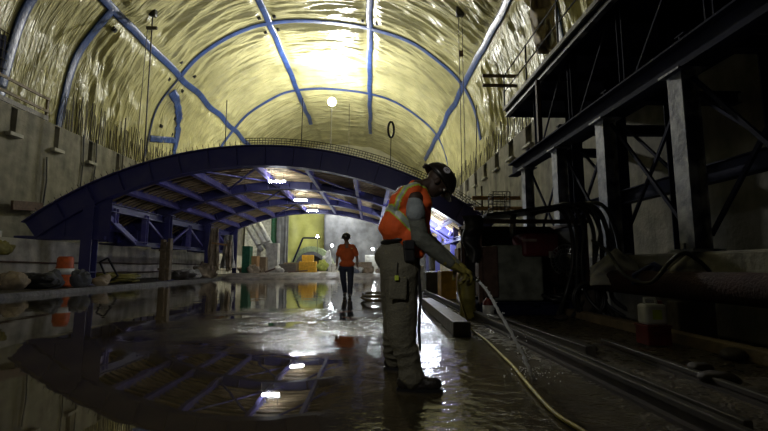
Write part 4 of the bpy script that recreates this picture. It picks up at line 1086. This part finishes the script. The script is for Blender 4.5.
# trousers
b = MB()
b.ell(A(399, 256), (.150, .175, .13)); b.ell(A(392, 258), (.125, .165, .115)); b.ell(A(401, 243), (.130, .165, .10)); b.cap(A(401, 238), .12, A(399, 250), .13)
b.cap(A(400, 268, 3.05), .142, A(401, 300, 3.04), .112); b.cap(A(401, 300, 3.04), .112, A(402, 333, 3.04), .100); b.cap(A(402, 333, 3.04), .100, A(409.5, 366, 3.06), .076)
b.cap(A(409.5, 366, 3.06), .076, A(411, 376, 3.06), .080)
b.cap(A(397, 266, 3.28), .135, A(396, 300, 3.40), .110); b.cap(A(396, 300, 3.4), .110, A(395, 330, 3.5), .095); b.cap(A(395, 330, 3.5), .095, A(394, 357, 3.68), .080)
def wr(v):
    low = max(0, 1-v.z/.5)
    return .012*noise.noise(V((v.x*5, v.y*5, v.z*7)))+.010*(1-abs(noise.noise(V((v.x*6+v.z*5, v.y*5, v.z*13-v.x*6))))*3)*(.35+low)
tr = remesh(b, .009, 3, wr); tr.build('trousers', 'trouser', w1, smooth=True)
MB().tube([A(401, 240)+V((.135*math.cos(k*.2618), .175*math.sin(k*.2618), .018*math.cos(k*.2618))) for k in range(25)], .018, 8).build('belt', 'black', w1, smooth=True)
# pouch, tag, cord
p = A(409, 251, 2.925); pt = MB().box(p, (.075, .05, .15), Matrix.Rotation(-.08, 3, 'Y')).build('belt_pouch', 'black', w1, bevel=.012)
MB().box(p+V((0, -.028, .04)), (.07, .012, .06)).build('pouch_flap', 'rubber', w1, bevel=.006)
MB().box(A(396.7, 278, 2.88), (.028, .012, .032)).build('neon_tag', 'lime', w1, bevel=.004)
MB().bar(A(396.7, 275.5, 2.895), A(397.5, 262, 2.905), .008, .004).build('tag_lanyard', 'black', w1)
MB().tube(blend([A(418, 256, 3.0), A(419, 275, 2.99), A(420.5, 300, 3.0), A(419, 325, 3.02), A(420.5, 350, 3.05)], 6), .011, 7).build('hanging_cord', 'rubber', w1, smooth=True)
# cargo pocket seam
MB().box(A(398, 288, 2.905), (.12, .02, .15), Matrix.Rotation(.05, 3, 'Y')).build('cargo_pocket', 'trouser', w1, bevel=.01)
# boots
def boot(ank, yaw):
    bx = MB(); R = Matrix.Rotation(yaw, 3, 'Z'); g0 = V((ank.x, ank.y, 0))
    q = lambda x, y, z: g0+R @ V((x, y, z))
    bx.cap(V((ank.x, ank.y, ank.z+.06)), .055, q(-.01, 0, .09), .052); bx.ell(q(-.025, 0, .055), (.062, .045, .055)); bx.cap(q(0, 0, .07), .050, q(.10, 0, .06), .042); bx.ell(q(.155, 0, .048), (.072, .048, .046)); bx.ell(q(.08, 0, .04), (.13, .046, .035))
    for v in range(len(bx.v)): bx.v[v].z = max(bx.v[v].z, .012)
    r = remesh(bx, .006, 2)
    for i, v in enumerate(r.v): r.v[i].z = max(v.z, .018)
    bo = r.build('boot', 'boot', w1, smooth=True)
    so = MB(); n = 28; vs = []
    for z in (0.0, .022):
        for k in range(n):
            a = 2*math.pi*k/n; x = .072+.160*math.cos(a); wd = .050 if x > .08 else .042
            vs.append(q(x, wd*math.copysign(abs(math.sin(a))**.6, math.sin(a)), z))
    so.add(vs, [tuple(range(n))[::-1], tuple(range(n, 2*n))]+[(k, (k+1) % n, n+(k+1) % n, n+k) for k in range(n)])
    so.build('sole', 'rubber', bo)
    lc = MB()
    for k in range(4): lc.tube([q(.05+.022*k, -.03, .118-.012*k), q(.06+.022*k, 0, .128-.013*k), q(.05+.022*k, .03, .118-.012*k)], .003, 5)
    lc.build('laces', 'pale', bo)
boot(ankN, -.12); boot(ankF, -.15)
# vest
b = MB()
for Yv in (3.06, 3.26):
    b.cap(A(411, 198, Yv), .092, A(402, 214, Yv), .118); b.cap(A(402, 214, Yv), .118, A(397, 228, Yv), .125)
    b.cap(A(390, 226, Yv), .060, A(386, 229, Yv), .055)
    b.cap(A(416, 205, Yv), .106, A(416, 230, Yv), .102); b.cap(A(414, 232, Yv), .085, A(416, 247, Yv), .055)
b.ell(A(403, 215), (.135, .215, .15)); b.cap(A(407, 196, 3.02), .078, A(407, 196, 3.28), .078); b.cap(A(413, 191.5, 3.0), .062, A(413, 191.5, 3.3), .062); b.cap(A(400, 203, 3.0), .08, A(400, 203, 3.3), .08); b.cap(A(421, 193, 3.03), .05, A(425, 203, 3.0), .05); b.cap(A(416, 190, 3.0), .045, A(416, 190, 3.3), .045); b.cap(A(415, 187), .055, A(421, 190), .06)
b.ell(A(403, 238), (.15, .205, .07))
for Yv in (3.02, 3.28): b.cap(A(410, 238, Yv), .09, A(418, 253, Yv), .045)
vt = remesh(b, .0075, 4, lambda v: .006*noise.noise(V((v.x*7+v.z*6, v.y*6, v.z*9)))+.004*noise.noise(v*22))
vt.build('hi_vis_vest', 'vest', w1, smooth=True)
def w2p(x, z):   # side-plane coordinates of the vest in centimetre-like units
    return (x, z)
def L2(pts): return [(A(px, py).x, A(px, py).z) for px, py in pts]
K = .0073
back = L2([(381, 209), (390, 211), (409, 230), (422, 243)])
arm = L2([(394, 214), (397, 203), (404, 191.5), (415, 187.5), (424, 190)])
frt = L2([(423, 189), (428.5, 199), (430, 214), (429, 232), (424, 252)])
for P_, w_ in ((back, 3.7), (arm, 2.5)):
    patch(vt, lambda c, n, P_=P_, w_=w_: pold((c.x, c.z), P_) < w_*K, .0035, 'reflective_band', 'lime', w1)
    patch(vt, lambda c, n, P_=P_, w_=w_: pold((c.x, c.z), P_) < (w_-1.25)*K, .006, 'reflective_band', 'silver', w1)
patch(vt, lambda c, n: pold((c.x, c.z), frt) < 1.4*K, .0035, 'front_piping', 'lime', w1)
# hose, nozzle and water
nz0, nz1 = A(469, 274, 3.03), A(479, 281.5, 3.01)
t = thing('hose_nozzle', 'dark metal nozzle held in the gloved hands', 'nozzle', nz0)
MB().tube([nz0-(nz1-nz0)*.6, nz0, nz0.lerp(nz1, .7), nz1], [.016, .018, .013, .010], 14).build('nozzle_body', 'black', t, smooth=True)
MB().tube([nz0.lerp(nz1, .72), nz0.lerp(nz1, .95)], [.016, .014], 14).build('nozzle_ring', 'metal', t, smooth=True)
gz = atz(458, 309)
P = [nz0-(nz1-nz0)*.5, A(461, 272, 3.12), at(458.5, 282, 3.4), at(460, 297, 4.2), at(464, 311, 5.0), atz(470, 327, .02)]
Q = [atz(470, 327, .02), atz(473, 330.6, .02), atz(486, 340, .02), atz(498, 351.5, .02), atz(512, 365, .02), atz(522, 377, .02), atz(533, 390, .02), atz(553, 411.5, .02), atz(581, 430, .02), V((1.2, 1.5, .02)), V((1.6, .4, .02))]
tag(MB().tube(blend(P, 8)[:-1]+blend(Q, 10), .0125, 10).build('water_hose', 'yellowhose', smooth=True), 'yellow water hose snaking over the wet floor to the worker hands', 'hose')
S_ = [nz1, A(486, 289.5, 3.02), A(492.5, 300, 3.04), A(499, 312, 3.06), A(512, 334, 3.12), A(522, 353, 3.19), A(529, 369, 3.25), atz(533.5, 379)]
sp2 = blend(S_, 14); R_ = []
for i, p in enumerate(sp2):
    u = i/(len(sp2)-1); R_.append(.0075+.008*u*(.6+noise.noise(V((i*.33, 0, 0))))+.004*noise.noise(V((i*.9, 3, 0)))+.002)
sp2 = [p+V((noise.noise(V((i*.3, 0, 0)))*.012*i/len(sp2), 0, noise.noise(V((i*.3, 5, 0)))*.01*i/len(sp2))) for i, p in enumerate(sp2)]
tag(MB().tube(sp2, [max(.004, r) for r in R_], 10).build('water_jet', 'water', smooth=True), 'arcing jet of clear water from the nozzle to the floor', 'water')
dr = MB()
for k in range(90):
    u = random.random()**.6; p = sp2[int(u*(len(sp2)-1))]; sd = .10*u*u+.01
    dr.ell(p+V((random.gauss(0, sd*.6), random.gauss(0, sd), abs(random.gauss(0, sd*.5)))), (random.uniform(.002, .005),)*3, None, 6, 4)
e_ = sp2[-1]
for k in range(60):
    a = random.uniform(0, 6.28); r = abs(random.gauss(0, .14)); dr.ell(e_+V((r*math.cos(a), r*math.sin(a), random.uniform(.003, .09)*max(0, 1-r*2.2))), (random.uniform(.002, .006),)*3, None, 6, 4)
tag(dr.build('water_drops', 'water', smooth=True), 'fine drops splashing around the water jet', 'water drops', kind='stuff')
# ---- worker two (walking towards the camera)
Y2 = 12.1
B = lambda px, py, Y=Y2: at(px, py, Y)
w2 = thing('person', 'worker in orange T-shirt and dark jeans walking towards the camera', 'person', (B(346, 297).x, Y2, 0))
b = MB(); sz = 1.
hR, hL = B(342.5, 268), B(350.5, 268)
kR, kL = B(343.5, 281, 12.1), B(350.5, 281.5, 11.95)
aR, aL = B(345, 293.5, 12.3), B(350, 294.5, 11.85)
aR.z = .09; aL.z = .09
b.cap(hR, .085, kR, .06); b.cap(kR, .056, aR, .042); b.cap(hL, .085, kL, .06); b.cap(kL, .056, aL, .042)
for a in (aR, aL): b.cap(a, .04, V((a.x, a.y-.14, .045)), .035)
b.ell(B(346.5, 266), (.16, .11, .12)); b.ell(B(347, 254), (.17, .115, .20)); b.cap(B(347, 247), .10, B(346.5, 242), .06)
for s, sh_, el_, wr_ in ((0, B(340, 247), B(337.5, 257), B(337, 264, 11.95)), (1, B(354, 247), B(357, 257), B(357.5, 264.5, 11.95))):
    b.cap(sh_, .062, el_, .045); b.cap(el_, .042, wr_, .03); hand_parts(b, wr_, V((.02, -.25, -1)), V((-1 if s else 1, 0, 0)), V((0, -1, 0)), .95, .35)
hc2 = B(346.3, 238.3)
HP2, HR2, _ = head_parts(b, hc2, V((0, -.12, 1)), V((-.05, -1, -.12)), 1.02)
remesh(b, .010, 2).build('body', 'skin2', w2, smooth=True); eyes(w2, HP2)
hard_hat(w2, HP2, HR2, 1.25)
b = MB(); b.ell(B(347, 255), (.215, .15, .24)); b.ell(B(347, 264), (.225, .16, .11)); b.cap(B(341.5, 247), .085, B(352.5, 247), .085); b.cap(B(341, 248), .08, B(338.6, 254), .078); b.cap(B(353.5, 248), .08, B(356, 254), .078); b.cap(B(347, 246), .09, B(347, 243.5), .06)
remesh(b, .012, 3, fold(.008, 8)).build('t_shirt', 'tshirt', w2, smooth=True)
MB().box(B(351.8, 248.3, 11.955), (.05, .012, .03)).build('shirt_logo', 'yellow', w2)
b = MB(); b.ell(B(346.5, 268), (.175, .125, .11)); b.cap(hR, .105, kR, .078); b.cap(kR, .078, aR+V((0, 0, .05)), .07); b.cap(hL, .105, kL, .078); b.cap(kL, .078, aL+V((0, 0, .05)), .07)
remesh(b, .012, 2, fold(.006, 9)).build('jeans', 'jeans', w2, smooth=True)
for a in (aR, aL):
    b = MB(); b.cap(a+V((0, .02, .04)), .055, V((a.x, a.y, .06)), .055); b.ell((a.x, a.y-.12, .05), (.052, .09, .05)); b.ell((a.x, a.y-.04, .04), (.048, .13, .04))
    for v in b.v: v.z = max(v.z, .0)
    remesh(b, .010, 1).build('boot', 'boot', w2, smooth=True)
MB().ell(HP2(.135, 0, .07), (.03, .03, .022), None, 12, 8).build('head_lamp', 'metal', w2, smooth=True)
# ------------------------------------------------------------------ unseen fill lamp added to light worker and arch from the front
FB = V((-1.4, -.1, 2.9))
t = thing('added_tripod_light', 'unseen fill light added on a tripod beside the viewer', 'lamp', (FB.x, FB.y, 0))
MB().box(FB, (.22, .12, .18), aim(FB, (.3, 3.2, 1.1)).to_matrix()).build('lamp_head', 'metal', t, bevel=.01)
MB().tube([(FB.x, FB.y, .5), FB-V((0, 0, .1))], .018, 8).build('pole', 'metal', t)
for a in (0, 2.1, 4.2): MB().tube([(FB.x, FB.y, .8), (FB.x+.45*math.cos(a), FB.y+.45*math.sin(a), .01)], .014, 6).build('leg', 'metal', t)
F2 = FB+V((0, .1, .3))
MB().box(F2, (.22, .12, .18), aim(F2, (-6.3, 17, 2.2)).to_matrix()).build('lamp_head', 'metal', t, bevel=.01)
light('SPOT', F2+V((-.04, .16, .02)), 520, (1, .98, .92), .06, aim(F2, (-5.3, 17, 3.0)), math.radians(62))
light('SPOT', FB+(V((.3, 3.2, 1.1))-FB).normalized()*.15, 85, (1, .97, .90), .06, aim(FB, (.1, 3.2, 1.15)), math.radians(38))
# ------------------------------------------------------------------ world and view
w = bpy.data.worlds.new('world'); sc.world = w; w.use_nodes = True
bg = w.node_tree.nodes['Background']; bg.inputs['Color'].default_value = (.5, .55, .7, 1); bg.inputs['Strength'].default_value = .004
vs_ = sc.view_settings; vs_.view_transform = 'Standard'; vs_.look = 'None'; vs_.gamma = 1; vs_.use_curve_mapping = False; vs_.exposure = 0.0
